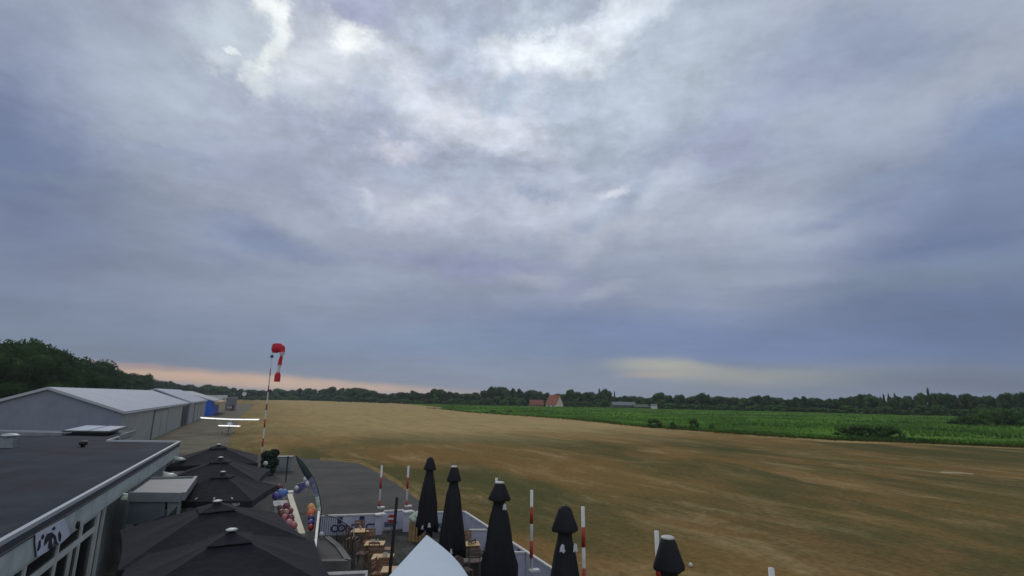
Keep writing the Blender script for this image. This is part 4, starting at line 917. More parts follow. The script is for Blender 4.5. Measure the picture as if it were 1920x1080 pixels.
chs = [(712, 1066, 1.4, 0, 'brown wooden chair left of the table at the bottom edge'), (661, 1003, 1.6, 0, 'brown wooden chair between the railing and the first wooden table'), (727, 1022, -1.5, 0, 'brown wooden chair right of the middle wooden table'),
       (676, 987, math.pi+.1, 0, 'brown wooden chair behind the table nearest the lettered fence'), (692, 1008, .1, 0, 'brown wooden chair between the first and middle wooden tables'),
       (704, 1030, math.pi, 0, 'brown wooden chair in front of the middle wooden table'), (722, 1060, math.pi+.1, 0, 'brown wooden chair in front of the table by the black post'),
       (680, 1030, 1.5, 1, 'wicker chair left of the middle wooden table'), (876, 1012, .3, 0, 'reddish wooden chair behind the table at the white cross panel'),
       (856, 1036, 2.6, 1, 'wicker chair right of the shade sail, nearest its edge'), (889, 1044, 3.3, 1, 'wicker chair in front of the table at the white cross panel'), (893, 1030, .9, 1, 'wicker chair beside the middle folded parasol'),
       (872, 1060, 2.2, 1, 'wicker chair lowest on the right side of the shade sail'), (838, 1006, .5, 1, 'wicker chair below the farthest folded parasol')]
used = [0, 0]
for (px, py, rz, k, lb) in chs:
    p = at(px, py, .6); Mx = TRS((p.x, p.y, .02), rz); src = (C0, C1)[k]
    if not used[k]: src.matrix_basis = Mx; src['label'] = lb; src['group'] = 'brown chairs on the terrace'; used[k] = 1
    else: dup(src, Mx, lb)
M_cup = mat('glassware', (170, 176, 178), .2); M_menu = mat('menu_card', (186, 178, 160), .7)
for i, (px, py, lb) in enumerate([(676, 992, 'small glass on the wooden table nearest the lettered fence'), (708, 1017, 'small glass on the middle wooden table of the left row'), (884, 1018, 'small glass on the table at the white cross panel')]):
    p = at(px, py, .775); o = thing('glass', p, lb, 'glass'); b = MB(); b.lathe(p, [(.028, 0), (.034, .12), (.03, .121), (.025, .01)], 12); b.build('bowl', M_cup, o)
for i, (px, py, lb) in enumerate([(700, 1019, 'folded menu card on the middle wooden table'), (722, 1044, 'folded menu card on the table by the black post')]):
    p = at(px, py, .775); o = thing('menu_card', p, lb, 'card'); b = MB(); b.add([p+Vector(v) for v in ((-.08, -.05, 0), (.08, -.05, 0), (.08, 0, .16), (-.08, 0, .16), (.08, .05, 0), (-.08, .05, 0))], [(0, 1, 2, 3), (3, 2, 4, 5)]); b.build('card', M_menu, o)
p = at(888, 1047, .5); o = thing('grey_bench', (p.x, p.y, 0), 'plain grey box bench left of the middle folded parasol', 'bench')
b = MB(); b.box((p.x, p.y, .42), (.75, .45, .07), .2); b.build('seat', M_kerb, o); b = MB(); b.box((p.x, p.y, .19), (.68, .38, .37), .2); b.build('plinth', M_plat, o)
# planter with pale flowers
p = at(781, 1000, .3)
o = thing('wooden_planter', (p.x, p.y, 0), 'slatted wooden planter full of pale green-white flowers beside the shade sail', 'planter')
b = MB()
for k in range(14):
    a_ = 2*math.pi*k/14; b.box((p.x+.34*math.cos(a_), p.y+.34*math.sin(a_), .42), (.03, .13, .8), a_)
b.build('slats', mat('planter_slats', (172, 140, 92), .7, (136, 108, 72), 3, .7), o)
b = MB(); b.lathe((p.x, p.y, .02), [(.30, 0), (.31, .72)], 14); b.build('liner', M_black, o)
M_flow = mat('pale_petals', (186, 200, 184), .8, (160, 178, 160), 6, .7)
b = MB(); rs = random.Random(9)
for k in range(26):
    a_ = rs.uniform(0, 6.28); r_ = rs.uniform(0, .38); b.ball((p.x+r_*math.cos(a_), p.y+r_*math.sin(a_)*.9, .92+.22*(1-r_/.45)+rs.uniform(-.05, .05)), rs.uniform(.09, .14), 9, 6)
b.build('flower_heads', M_flow, o)

# ------------------------------------------------------------------ party things at the left end of the terrace
wall0 = at(566, 1000, 1.0); wall1 = at(543, 925, 1.0)
o = thing('low_white_wall', (wall0.x, wall0.y, 0), 'low white wall with cream coping behind the pink balloons', 'wall')
b = MB(); b.strip(wall0.xy, wall1.xy, 0, .93, -.10, .10); b.build('wall', mat('white_render', (190, 190, 180), .8, (168, 168, 158), 2, .6), o)
b = MB(); b.strip(wall0.xy, wall1.xy, .93, 1.0, -.13, .13); b.build('coping', mat('cream_coping', (206, 200, 176), .7, (186, 180, 156), 2, .6), o)
p = at(541, 921, 1.1); o = thing('white_crate', (p.x, p.y, 0), 'small white and orange box at the far end of the low white wall', 'box')
b = MB(); b.box((p.x, p.y, .55), (.5, .45, 1.1), AX); b.build('box', M_rail, o); b = MB(); b.box((p.x, p.y-.24, .62), (.46, .04, .2), AX*0); b.build('orange_panel', mat('orange_panel', (190, 120, 80), .6), o)
# tables with white cloths
for i, (px, py, rz, lb) in enumerate([(506, 968, AX, 'white clothed table beneath the second parasol edge'), (540, 990, AX, 'white clothed table below the pink balloons'), (528, 943, AX, 'white clothed table below the blue balloons')]):
    p = at(px, py, .78); o = thing('party_table', (p.x, p.y, 0), lb, 'table', 'white clothed party tables', rz)
    b = MB(); w_, l_ = .8, 1.5; n = 40; top = []; hem = []
    for k in range(n):
        t = 2*math.pi*k/n; ca, sa = math.cos(t), math.sin(t); e = .18
        x = math.copysign(abs(ca)**e, ca)*w_/2; y = math.copysign(abs(sa)**e, sa)*l_/2; f = 1.08+.04*math.cos(9*t)
        v = Matrix.Rotation(rz, 3, 'Z') @ Vector((x, y, 0)); top.append((p.x+v.x, p.y+v.y, .78)); hem.append((p.x+v.x*f, p.y+v.y*f, .35))
    b.add(top+hem, [tuple(range(n))]+[(k, n+k, n+(k+1) % n, (k+1) % n) for k in range(n)]); b.build('tablecloth', mat('white_cloth', (198, 200, 196), .8, (178, 180, 178), 3, .5) if i == 0 else bpy.data.materials['white_cloth'], o)
    for x in (-.33, .33):
        for y in (-.65, .65):
            v = Matrix.Rotation(rz, 3, 'Z') @ Vector((x, y, 0)); b = MB(); b.tube([(p.x+v.x, p.y+v.y, 0), (p.x+v.x, p.y+v.y, .76)], .02, 6); b.build('leg', M_galv, o)
def bmat(n, c): return mat(n, c, .35, tuple(int(x*.9) for x in c), 3, .3, spec=.5)
BM = dict(red=bmat('balloon_red', (178, 58, 48)), purple=bmat('balloon_purple', (92, 76, 148)), lime=bmat('balloon_lime', (176, 190, 104)), white=bmat('balloon_white', (200, 200, 210)),
          blue=bmat('balloon_blue', (88, 122, 184)), pink=bmat('balloon_pink', (176, 108, 106)), rose=bmat('balloon_rose', (194, 138, 132)), mauve=bmat('balloon_mauve', (128, 66, 78)), orange=bmat('balloon_orange', (206, 112, 66)),
          peach=bmat('balloon_peach', (222, 160, 98)), navy=bmat('balloon_navy', (46, 46, 100)), brown=bmat('balloon_brown', (120, 74, 64)), dred=bmat('balloon_dark_red', (96, 34, 34)))
def balloon(px, py, z, r, col, label, group):
    r *= .86; p = at(px, py, z); o = thing('balloon', p, label, 'balloon', group)
    b = MB(); n, m_ = 14, 10; prof = []
    for i in range(m_+1):
        ph = math.pi*i/m_; rr = r*math.sin(ph)*(1-.12*math.cos(ph-math.pi)*0); zz = -r*math.cos(ph)*1.12
        if zz < 0: rr *= 1-.10*(-zz/r)
        prof.append((max(rr, .004), zz))
    b.lathe(p, prof, n); b.build('skin', BM[col], o, True)
    b = MB(); b.lathe(p+Vector((0, 0, -r*1.2)), [(.025, 0), (.008, .03), (.02, .05)], 6); b.tube([p-Vector((0, 0, r*1.2)), p-Vector((.02, .01, r*1.2+.35))], .004, 4); b.build('knot', BM[col], o)
g1 = 'balloons at the corner of the porch'
balloon(364.5, 915, 2.2, .16, 'red', 'red balloon, highest of the bunch at the porch corner', g1)
balloon(358.5, 925, 2.1, .18, 'purple', 'purple balloon in the bunch at the porch corner', g1)
balloon(343, 934, 2.0, .17, 'lime', 'larger yellow-green balloon touching the porch rim', g1)
balloon(355, 942.5, 1.95, .15, 'white', 'white balloon between the two yellow-green ones at the porch', g1)
balloon(338, 953, 1.9, .16, 'lime', 'lower yellow-green balloon just above the second parasol', g1)
balloon(350, 955, 1.85, .13, 'white', 'smaller white balloon half hidden behind the second parasol', g1)
g2 = 'pink balloon cluster by the low white wall'
rs = random.Random(3)
for (px, py, r, col, lb) in [(537, 949, .19, 'mauve', 'dark mauve balloon at the top of the pink cluster'), (527, 963, .20, 'brown', 'brown balloon at the left of the pink cluster'), (536, 961, .17, 'rose', 'bright rose balloon in the middle of the pink cluster'),
                             (533, 972, .19, 'pink', 'pink balloon on the lower left of the pink cluster'), (545, 972, .19, 'mauve', 'dark mauve balloon against the white wall coping'), (542, 981, .18, 'rose', 'rose balloon low in the pink cluster'),
                             (551, 986, .17, 'pink', 'pink balloon lowest by the white wall coping'), (524, 952, .15, 'brown', 'small brown balloon at the upper left of the pink cluster'), (545, 958, .15, 'mauve', 'small mauve balloon at the upper right of the pink cluster')]:
    balloon(px, py, 1.15, r, col, lb, g2)
g3 = 'blue balloons on the far table'
for (px, py, r, col, lb) in [(526, 926, .27, 'blue', 'large light blue balloon on the far clothed table'), (534, 924, .2, 'blue', 'light blue balloon right of the largest blue one'), (517, 930, .2, 'purple', 'purple balloon left of the large blue one'),
                             (516, 924, .12, 'white', 'small white balloon at the upper left of the blue ones'), (524, 915, .2, 'dred', 'dark red balloon behind the blue balloons')]:
    balloon(px, py, 1.4, r, col, lb, g3)
g4 = 'balloon column at the windscreen'
for (px, py, r, col, lb) in [(583, 952, .2, 'peach', 'peach balloon at the top of the coloured column'), (582, 963, .19, 'orange', 'orange balloon in the coloured column'), (584, 973, .17, 'navy', 'dark blue balloon in the coloured column'),
                             (583, 981, .16, 'purple', 'purple balloon low in the coloured column'), (583, 989, .13, 'red', 'red balloon at the foot of the coloured column'), (589, 957, .13, 'orange', 'small orange balloon at the right of the coloured column')]:
    balloon(px, py, 1.35, r, col, lb, g4)
g5 = 'white balloons on the navy drape'
for (px, py, r, lb) in [(573, 899, .17, 'white balloon on top of the navy drape'), (577, 907, .16, 'white balloon at the right end of the navy drape'), (556, 915, .13, 'white balloon hanging below the navy drape')]:
    balloon(px, py, 1.5, r, 'white', lb, g5)
balloon(603, 1002, .5, .12, 'white', 'white balloon at the foot of the railing beside the feather flag', None); 
# navy drape on a frame
p0 = at(556, 908, 1.35); p1 = at(580, 902, 1.45)
o = thing('navy_drape', (p0.x, p0.y, 0), 'navy cloth draped over a rail left of the feather flag', 'drape')
b = MB(); n = 14; vs = []
for i in range(n+1):
    t = i/n; q_ = p0.lerp(p1, t)
    for dz, dy in ((0, 0), (-.2, -.16), (-.42-.12*math.sin(5*t), -.22+.03*math.sin(14*t))): vs.append(q_+Vector((.0, dy, dz)))
b.add(vs, [(i*3+j, (i+1)*3+j, (i+1)*3+j+1, i*3+j+1) for i in range(n) for j in range(2)]); b.build('cloth', BM['navy'], o, True)
b = MB(); b.tube([p0, p1], .02, 6); b.tube([(p0.x, p0.y, 0), p0], .02, 6); b.tube([(p1.x, p1.y, 0), p1], .02, 6); b.build('frame', M_galv, o)
# feather flag
fb = at(603, 1000); dep = fb.y
crv = [(603, 1000), (603.5, 975), (602, 950), (599, 930), (594, 910), (586, 893), (576, 877), (566, 864), (555.5, 854)]
C3 = [atd(x, y, dep+.12*i) for i, (x, y) in enumerate(crv)]; C3[0].z = 0.0
o = thing('feather_flag', (fb.x, fb.y, 0), 'curved feather flag, dark green at the tip and pale below, left of the asphalt pad', 'flag')
b = MB(); b.tube(C3, [.03, .028, .026, .024, .02, .018, .015, .012, .01], 6); b.build('pole', M_black, o, True)
inn = [(594, 962), (594, 948), (591, 932), (585, 916), (577, 901), (568, 888), (560, 872), (555, 860)]
I3 = [atd(x, y, dep+.12*(i+1)-.1*math.sin(i*1.3)) for i, (x, y) in enumerate(inn)]
def flagseg(i0, i1, m, nm):
    b = MB(); vs = []
    for i in range(i0, i1+1): vs += [C3[i+1], C3[i+1].lerp(I3[i], .5)+Vector((0, -.06, 0)), I3[i]]
    k = i1-i0; b.add(vs, [(a*3+j, (a+1)*3+j, (a+1)*3+j+1, a*3+j+1) for a in range(k) for j in range(2)]); return b.build(nm, m, o, True)
flagseg(0, 2, mat('flag_pale', (186, 194, 190), .7, (120, 150, 120), 7, .9), 'pale_cloth'); flagseg(2, 4, mat('flag_grey', (128, 132, 150), .7, (84, 84, 120), 5, .9), 'grey_cloth'); flagseg(4, 7, mat('flag_green', (24, 50, 48), .7, (18, 38, 38), 3, .6), 'green_cloth')
# windscreen beside the terrace
w0_ = at(598, 958, 1.7); w1_ = at(586, 1072, 1.7)
M_ws = mat('smoked_glass', (58, 68, 76), .1, (48, 56, 64), 1, .4)
o = thing('glass_windscreen', (w0_.x, w0_.y, 0), 'framed glass windscreen with white top rail at the edge of the parasols', 'windscreen')
b = MB(); b.strip(w0_.xy, w1_.xy, 1.64, 1.7, -.04, .04); b.build('top_rail', M_rail, o)
b = MB(); b.strip(w0_.xy, w1_.xy, .12, 1.639, -.008, .008); b.build('glass', M_ws, o)
b = MB()
for i in range(6):
    q_ = w0_.xy.lerp(w1_.xy, i/5); b.tube([(q_.x, q_.y, 0), (q_.x, q_.y, 1.638)], .022, 6)
b.build('post', M_galv, o)
# hedge, lamp, dark post, cabinet in front of the windsock
hb = at(503, 892)
M_leafd = mat('hedge_leaf', (36, 58, 36), .7, (24, 42, 26), 4, .8)
def leaf_cloud(b, c, r, n, size, rs, flat=1.0):
    for _ in range(n):
        d = Vector((rs.gauss(0, 1), rs.gauss(0, 1), rs.gauss(0, 1))).normalized(); rad = rs.uniform(.72, 1.08)
        p = Vector((c[0]+d.x*r[0]*rad, c[1]+d.y*r[1]*rad, c[2]+d.z*r[2]*rad))
        a = Vector((rs.gauss(0, 1), rs.gauss(0, 1), rs.gauss(0, .6*flat))).normalized(); e = a.orthogonal().normalized(); e = (Matrix.Rotation(rs.uniform(0, 6.28), 3, a) @ e); g_ = a.cross(e)
        s_ = size*rs.uniform(.6, 1.3); b.add([p-e*s_-g_*s_*.6, p+e*s_-g_*s_*.6, p+e*s_*.8+g_*s_*.7, p-e*s_*.8+g_*s_*.7], [(0, 1, 2, 3)])
o = thing('clipped_bush', (hb.x, hb.y, 0), 'dark green bush at the end of the parasol row with a white lamp before it', 'bush')
b = MB(); rs = random.Random(5)
for (dx0, z_, rx_, rz_, n_) in ((0, 1.55, .42, .35, 900), (.28, 1.75, .3, .28, 600), (-.2, 1.1, .4, .45, 800), (.22, 1.0, .36, .5, 700), (-.35, 1.6, .26, .28, 400), (.02, .45, .45, .4, 700), (-.3, .55, .3, .4, 400)):
    leaf_cloud(b, (hb.x+dx0, hb.y, z_), (rx_, .6, rz_), n_, .075, rs); b.ball((hb.x+dx0, hb.y, z_), 1, 9, 7, (rx_*.72, .45, rz_*.72))
b.build('foliage', M_leafd, o)
b = MB(); b.tube([(hb.x, hb.y, 0), (hb.x, hb.y, .8)], .06, 6); b.build('stem', M_black, o)
p = at(498, 869, 1.9); p.y -= .0; o = thing('globe_lamp', (p.x, p.y, 0), 'small white globe lamp on a post before the green bush', 'lamp')
b = MB(); b.ball((p.x, p.y, 1.9), .15, 12, 8); b.build('globe', M_cap, o, True); b = MB(); b.tube([(p.x, p.y, 0), (p.x, p.y, 1.76)], .025, 6); b.build('post', M_galv, o)
p = at(535.5, 904); tz = atd(537.5, 855, p.y).z; o = thing('thin_dark_post', p, 'thin dark post left of the feather flag tip', 'post')
b = MB(); b.tube([p, (p.x, p.y, tz)], .05, 8); b.build('post', M_black, o); b = MB(); b.box((p.x, p.y, .03), (.25, .25, .06)); b.build('base_plate', M_black, o)
p = at(528, 884); o = thing('utility_cabinet', p, 'pale grey utility cabinet between the green bush and the thin dark post', 'cabinet')
b = MB(); b.box((p.x, p.y, .62), (1.6, .7, 1.16), .2); b.build('body', M_wall, o); b = MB(); b.box((p.x, p.y, 1.23), (1.7, .8, .06), .2); b.build('lid', M_lgrey, o)
b = MB(); b.box((p.x-.35, p.y-.43, .62), (.6, .04, 1.0), .2); b.build('door', M_lgrey, o)
# things out on the grass
p = at(1295, 1058, .1); o = tag((lambda b: b.build('ball', M_wp, None, True))(MB().ball((p.x, p.y, .08), .08)), 'small white ball lying on the grass right of the last folded parasol', 'ball')
q = [at(1762, 884.5), at(1795, 885), at(1826, 888.5), at(1822, 889.5), at(1790, 887.5), at(1764, 886.5)]
M_sand = mat('bleached_sand', (186, 174, 148), .95, (140, 126, 92), .8, .8, spec=0)
sheet('bare_patch', q, .004, M_sand, 'bleached strip worn in the grass')
tr_ = [(1010, 779.5), (1100, 788.5), (1200, 800), (1330, 809.5), (1450, 818.5), (1560, 825.5), (1700, 831), (1920, 840.5)]
lo = [(1920, 842.5), (1700, 833.5), (1560, 829.5), (1450, 822.5), (1330, 812.5), (1200, 802), (1100, 790), (1010, 780.5)]
sheet('sandy_track', [at(x, y) for x, y in tr_+lo], .004, mat('track_sand', (160, 142, 98), .95, (118, 98, 60), .12, .95, spec=0), 'worn sandy track along the crop edge')

# ------------------------------------------------------------------ crop field
edge = [(700, 758.5), (760, 762), (820, 766), (880, 772.5), (960, 778), (1050, 784), (1130, 791.5), (1200, 799), (1330, 809), (1450, 817.5), (1560, 824), (1700, 829), (1920, 838), (2060, 845)]
farb = [(700, 756.5), (760, 757.5), (820, 759.5), (880, 761.5), (960, 763), (1050, 764.5), (1130, 766), (1200, 768), (1330, 771), (1450, 774), (1560, 777), (1700, 781.5), (1920, 786), (2060, 790)]
def lerp_tab(tab, x):
    for (x0, y0), (x1, y1) in zip(tab[:-1], tab[1:]):
        if x0 <= x <= x1: return y0+(y1-y0)*(x-x0)/(x1-x0)
    return tab[-1][1] if x > tab[-1][0] else tab[0][1]
def crop_mat():
    m = mat('crop_leaves', (106, 144, 56), .9, (60, 90, 44), .06, .95, trans=.2, spec=0); return m
M_crop = crop_mat(); M_crop2 = mat('crop_ground', (96, 128, 54), .95, (60, 86, 42), .035, .95, bump=.9, bs=1.5, spec=0)
b = MB(); xs = [750+i*10 for i in range(132)]; NR = 26; vs = []
for x in xs:
    a_ = at(x, lerp_tab(edge, x)); c_ = at(x, lerp_tab(farb, x)); a_ = c_.lerp(a_, max(.01, min(1, (x-750)/110)))
    for j in range(NR+1):
        t = (j/NR)**1.5; q_ = a_.lerp(c_, t); hgt = min(.75, .75*min(1, j/2))*(1+.25*noise.noise(Vector((q_.x*.3, q_.y*.3, 0)))) if j else .01
        if x < 830: hgt *= max(.05, (x-750)/80)
        vs.append((q_.x, q_.y, hgt))
b.add(vs, [(i*(NR+1)+j, (i+1)*(NR+1)+j, (i+1)*(NR+1)+j+1, i*(NR+1)+j+1) for i in range(len(xs)-1) for j in range(NR)])
tag(b.build('crop_canopy', M_crop2, None, True), 'green crop field beyond the dry airfield', 'crop', kind='stuff')
b = MB(); rs = random.Random(11)
for _ in range(26000):
    x = rs.uniform(830, 2040); a_ = at(x, lerp_tab(edge, x)); c_ = at(x, lerp_tab(farb, x)); t = rs.random()**2.2*.9
    q_ = a_.lerp(c_, t)+Vector((rs.uniform(-1, 1), rs.uniform(-.3, .6), 0)); hh = rs.uniform(.45, 1.15)*(.6+.5*min(1, t*12))
    base = 0 if t < .02 else .45; wv = rs.uniform(.08, .22); an = rs.uniform(0, math.pi)
    dx_, dy_ = math.cos(an)*wv, math.sin(an)*wv; lx, ly = rs.uniform(-.25, .25), rs.uniform(-.25, .25)
    b.add([(q_.x-dx_, q_.y-dy_, base), (q_.x+dx_, q_.y+dy_, base), (q_.x+dx_*1.3+lx*.5, q_.y+dy_*1.3+ly*.5, hh*.7), (q_.x+lx, q_.y+ly, hh+.1), (q_.x-dx_*1.3+lx*.5, q_.y-dy_*1.3+ly*.5, hh*.7)], [(0, 1, 2, 3, 4)])
tag(b.build('crop_plants', M_crop), 'leafy green crop plants standing in the field', 'crop', kind='stuff')
# rough weeds along the edge
b = MB(); rs = random.Random(12)
for _ in range(9000):
    x = rs.uniform(800, 2040); a_ = at(x, lerp_tab(edge, x)+rs.gauss(0, .8)); hh = rs.uniform(.1, .4); an = rs.uniform(0, 3.14); wv = rs.uniform(.05, .2)
    dx_, dy_ = math.cos(an)*wv, math.sin(an)*wv
    b.add([(a_.x-dx_, a_.y-dy_, 0), (a_.x+dx_, a_.y+dy_, 0), (a_.x+rs.uniform(-.1, .1), a_.y, hh)], [(0, 1, 2)])
tag(b.build('edge_weeds', mat('weeds', (92, 84, 44), .9, (60, 72, 32), .3, .9, spec=0)), 'brownish weeds along the crop edge', 'weeds', kind='stuff')

# ------------------------------------------------------------------ trees
wf = [(290, 747.5), (560, 750), (700, 754.5), (820, 758.5), (1000, 761.5), (1200, 766), (1330, 769.5), (1500, 774), (1700, 779), (1960, 786), (2300, 800)]
wp = [at(x, y) for x, y in wf]; wp += [Vector((2600, 900, 0)), Vector((2600, 5200, 0)), Vector((-3600, 5200, 0)), Vector((-3600, 900, 0))]
sheet('woodland_floor', wp, .006, mat('woodland_floor', (44, 58, 34), .95, (30, 42, 26), .05, .9, spec=0), 'dark green ground under the far trees')
M_leaf = mat('tree_leaf', (84, 104, 58), .85, (50, 68, 42), 2.2, .9, rnd=.28, trans=.2, spec=.1)
M_leafl = mat('wood_leaf', (66, 92, 42), .85, (36, 54, 28), 2.5, .9, rnd=.2, trans=.2, spec=.1)
M_leafb = mat('bush_leaf', (92, 120, 60), .85, (50, 76, 42), 2.2, .9, rnd=.25, trans=.2, spec=.1)
M_trunk = mat('bark', (62, 52, 42), .9)
def tree_proto(name, seed, nleaf, lsz, lobes, wid, z0, leafm, cat='tree', spread=.30):
    rs = random.Random(seed); o = thing(name, (0, 0, 0), '', cat)
    b = MB(); cs = []
    for i in range(lobes):
        if i == 0: c = (0, 0, .74); r = .22
        else:
            a_ = 2.4*i+rs.uniform(-.4, .4); zz = rs.uniform(z0+.16, .84); rad = spread*wid*(1-.55*max(0, (zz-.55)/.45)); c = (rad*math.cos(a_), rad*math.sin(a_), zz); r = rs.uniform(.13, .21)
        cs.append((c, r))
    tot = sum(r*r for _, r in cs)
    for c, r in cs:
        rx = r*wid*1.05
        leaf_cloud(b, c, (rx, rx, r*.95), int(nleaf*r*r/tot), lsz, rs)
        bm = bmesh.new(); bmesh.ops.create_icosphere(bm, subdivisions=2, radius=1)
        vs = [Vector((c[0]+v.co.x*rx*.8*(1+.2*noise.noise(v.co*2+Vector((seed, 0, 0)))), c[1]+v.co.y*rx*.8, c[2]+v.co.z*r*.76*(1+.2*noise.noise(v.co*2+Vector((seed, 5, 0)))))) for v in bm.verts]
        b.add(vs, [tuple(v.index for v in f.verts) for f in bm.faces]); bm.free()
    b.build('crown', leafm, o)
    b = MB(); b.tube([(0, 0, 0), (.01, 0, .25), (0, .01, .6)], [.035, .026, .012], 7)
    for i in range(5):
        c, r = cs[(i+1) % len(cs)]; b.tube([(0, 0, .18+.06*i), ((c[0])*.5, (c[1])*.5, c[2]*.7), c], [.016, .011, .005], 5)
    b.build('trunk', M_trunk, o)
    return o
P_far = [tree_proto('broadleaf_tree', s, 2600, .020, lb, w, z0, M_leaf) for s, lb, w, z0 in ((1, 9, 1.0, .0), (2, 11, 1.25, .0), (3, 8, .85, .05), (4, 12, 1.4, .0), (5, 10, 1.1, .02))]
P_pop = tree_proto('poplar_tree', 7, 1600, .016, 7, .34, .0, M_leaf, spread=.10)
P_big = [tree_proto('broadleaf_tree', s, 7500, .0135, lb, w, z0, M_leafl) for s, lb, w, z0 in ((11, 13, 1.0, .0), (12, 15, 1.2, .0), (13, 14, .95, .02))]
P_bush = [tree_proto('shrub', s, 1500, .032, 8, w, -.12, M_leafb, 'shrub') for s, w in ((21, 1.5), (22, 1.9))]
first = set()
def put(src, loc, rz, s, label, group, name=None):
    if src.name not in first and src not in used_protos:
        used_protos.append(src); src.matrix_basis = TRS(loc, rz, s); src['label'] = label; src['group'] = group; return src
    return dup(src, TRS(loc, rz, s), label, group)
used_protos = []
rs = random.Random(77)
# tall wood behind the hangars
tops = [(-60, 640), (-25, 642), (5, 640), (30, 641), (58, 646), (86, 649), (104, 655), (122, 668), (136, 679), (160, 675), (182, 677), (200, 686), (216, 695), (234, 698), (252, 698), (270, 703), (284, 712)]
for i, (px, ty) in enumerate(tops):
    hz = 731.6+.014*px; ab = hz-ty; dep = 12.2*F/ab*(1 + .02*((i*7) % 3)); tp = atd(px, ty, dep); hh = tp.z*1.02
    wdt = hh*(.80+.1*((i*5) % 3))
    put(P_big[i % 3], (tp.x, dep, 0), rs.uniform(0, 6.28), (wdt, wdt, hh), 'tall dark broadleaf tree in the wood behind the grey hangars', 'tall trees behind the grey hangars')
for i in range(26):                                      # inner rows closing the wood
    px = -60+i*14+rs.uniform(-5, 5); ty = 0
    for (x0, y0), (x1, y1) in zip(tops[:-1], tops[1:]):
        if x0 <= px <= x1: ty = y0+(y1-y0)*(px-x0)/(x1-x0)
    if not ty: continue
    hz = 731.6+.014*px; dep = 12.2*F/(hz-ty)*rs.uniform(.88, 1.0); hh = atd(px, ty+rs.uniform(8, 26), dep).z
    p = atd(px, ty, dep); wdt = hh*rs.uniform(.85, 1.05)
    put(P_big[i % 3], (p.x, dep, 0), rs.uniform(0, 6.28), (wdt, wdt, hh), 'tall dark broadleaf tree in the wood behind the grey hangars', 'tall trees behind the grey hangars')
# far tree line: (pixel column, tree-top row)
prof = [(296, 714), (310, 716), (322, 715), (336, 720), (348, 723), (360, 721), (372, 726), (384, 724), (392, 720), (404, 723), (416, 723), (428, 728), (440, 727), (452, 730), (464, 731), (478, 731), (492, 732), (506, 731), (520, 728), (534, 732),
        (548, 731), (562, 729), (576, 728), (590, 730), (604, 730), (616, 728), (626, 725), (640, 728), (654, 727), (666, 726), (680, 728), (692, 731), (706, 736), (720, 738), (734, 738), (748, 736), (762, 736), (776, 733), (790, 737), (804, 736),
        (816, 729), (828, 730), (842, 734), (856, 736), (868, 738), (882, 738), (894, 736), (906, 732), (918, 728), (928, 725), (938, 724), (950, 729), (962, 729), (974, 730), (988, 733), (1000, 731), (1012, 733), (1024, 737), (1042, 739),
        (1056, 738), (1070, 730), (1084, 734), (1096, 736), (1110, 735), (1132, 730), (1142, 733), (1164, 744), (1176, 743), (1188, 742), (1202, 744), (1216, 746), (1228, 741), (1238, 736), (1250, 741), (1264, 746), (1277, 739), (1290, 746), (1302, 742),
        (1314, 737), (1326, 741), (1338, 744), (1352, 743), (1366, 745), (1380, 745), (1394, 746), (1408, 744), (1422, 741), (1434, 742), (1448, 744), (1462, 745), (1478, 749), (1494, 745), (1508, 744), (1522, 745), (1536, 747), (1552, 748), (1568, 748),
        (1582, 746), (1596, 743), (1610, 740), (1622, 739), (1636, 741), (1646, 745), (1668, 744), (1686, 744), (1698, 742), (1712, 749), (1724, 737), (1748, 737), (1760, 737), (1774, 738), (1788, 742), (1802, 739), (1816, 738), (1832, 743),
        (1846, 742), (1860, 744), (1874, 740), (1886, 736), (1900, 737), (1914, 735), (1928, 734), (1944, 736), (1960, 738)]
tbase = [(290, 748), (560, 750.5), (700, 755), (820, 759), (1000, 762), (1200, 766.5), (1330, 770), (1500, 774.5), (1700, 780), (1960, 787)]
def section(px):
    if px < 500: return ('green tree in the far row between the hangars and the windsock pole', 'far trees left of the windsock')
    if px < 900: return ('green tree in the far row between the windsock and the start of the green crop', 'far trees behind the open airfield')
    if px < 1060: return ('dark green tree in the far row around the red-roofed house', 'far trees around the red-roofed house')
    if px < 1480: return ('dark green tree in the far row right of the red-roofed house', 'far trees behind the left part of the crop')
    return ('dark green tree in the far row on the right behind the crop field', 'far trees behind the right part of the crop')
for i, (px, ty) in enumerate(prof):
    by = lerp_tab(tbase, px); d0 = at(px, by).y*1.04+rs.uniform(0, 8)
    tp = atd(px, ty-.6, d0); hh = tp.z/.97; wpx = 21+rs.uniform(-3, 6); wdt = wpx/F*d0/.95
    lb, gp = section(px); pr_ = P_far[rs.randrange(5)]
    put(pr_, (tp.x, d0, 0), rs.uniform(0, 6.28), (wdt, wdt, hh), lb, gp)
for (px, ty, wpx) in ((1123.5, 727.5, 7), (1152, 733, 4.5), (1656, 738, 7), (1665, 737, 6), (1676.5, 736.5, 8), (1727, 735, 7), (1738.5, 726.5, 8), (1650, 742, 6)):
    by = lerp_tab(tbase, px); d0 = at(px, by).y*1.02; tp = atd(px, ty, d0); w_ = wpx/F*d0/.34
    side = 'right of the red-roofed house' if px < 1300 else 'on the right skyline'
    put(P_pop, (tp.x, d0, 0), rs.uniform(0, 6), (w_, w_, tp.z/.96), 'narrow upright tree rising above the far row '+side, 'narrow trees '+side)
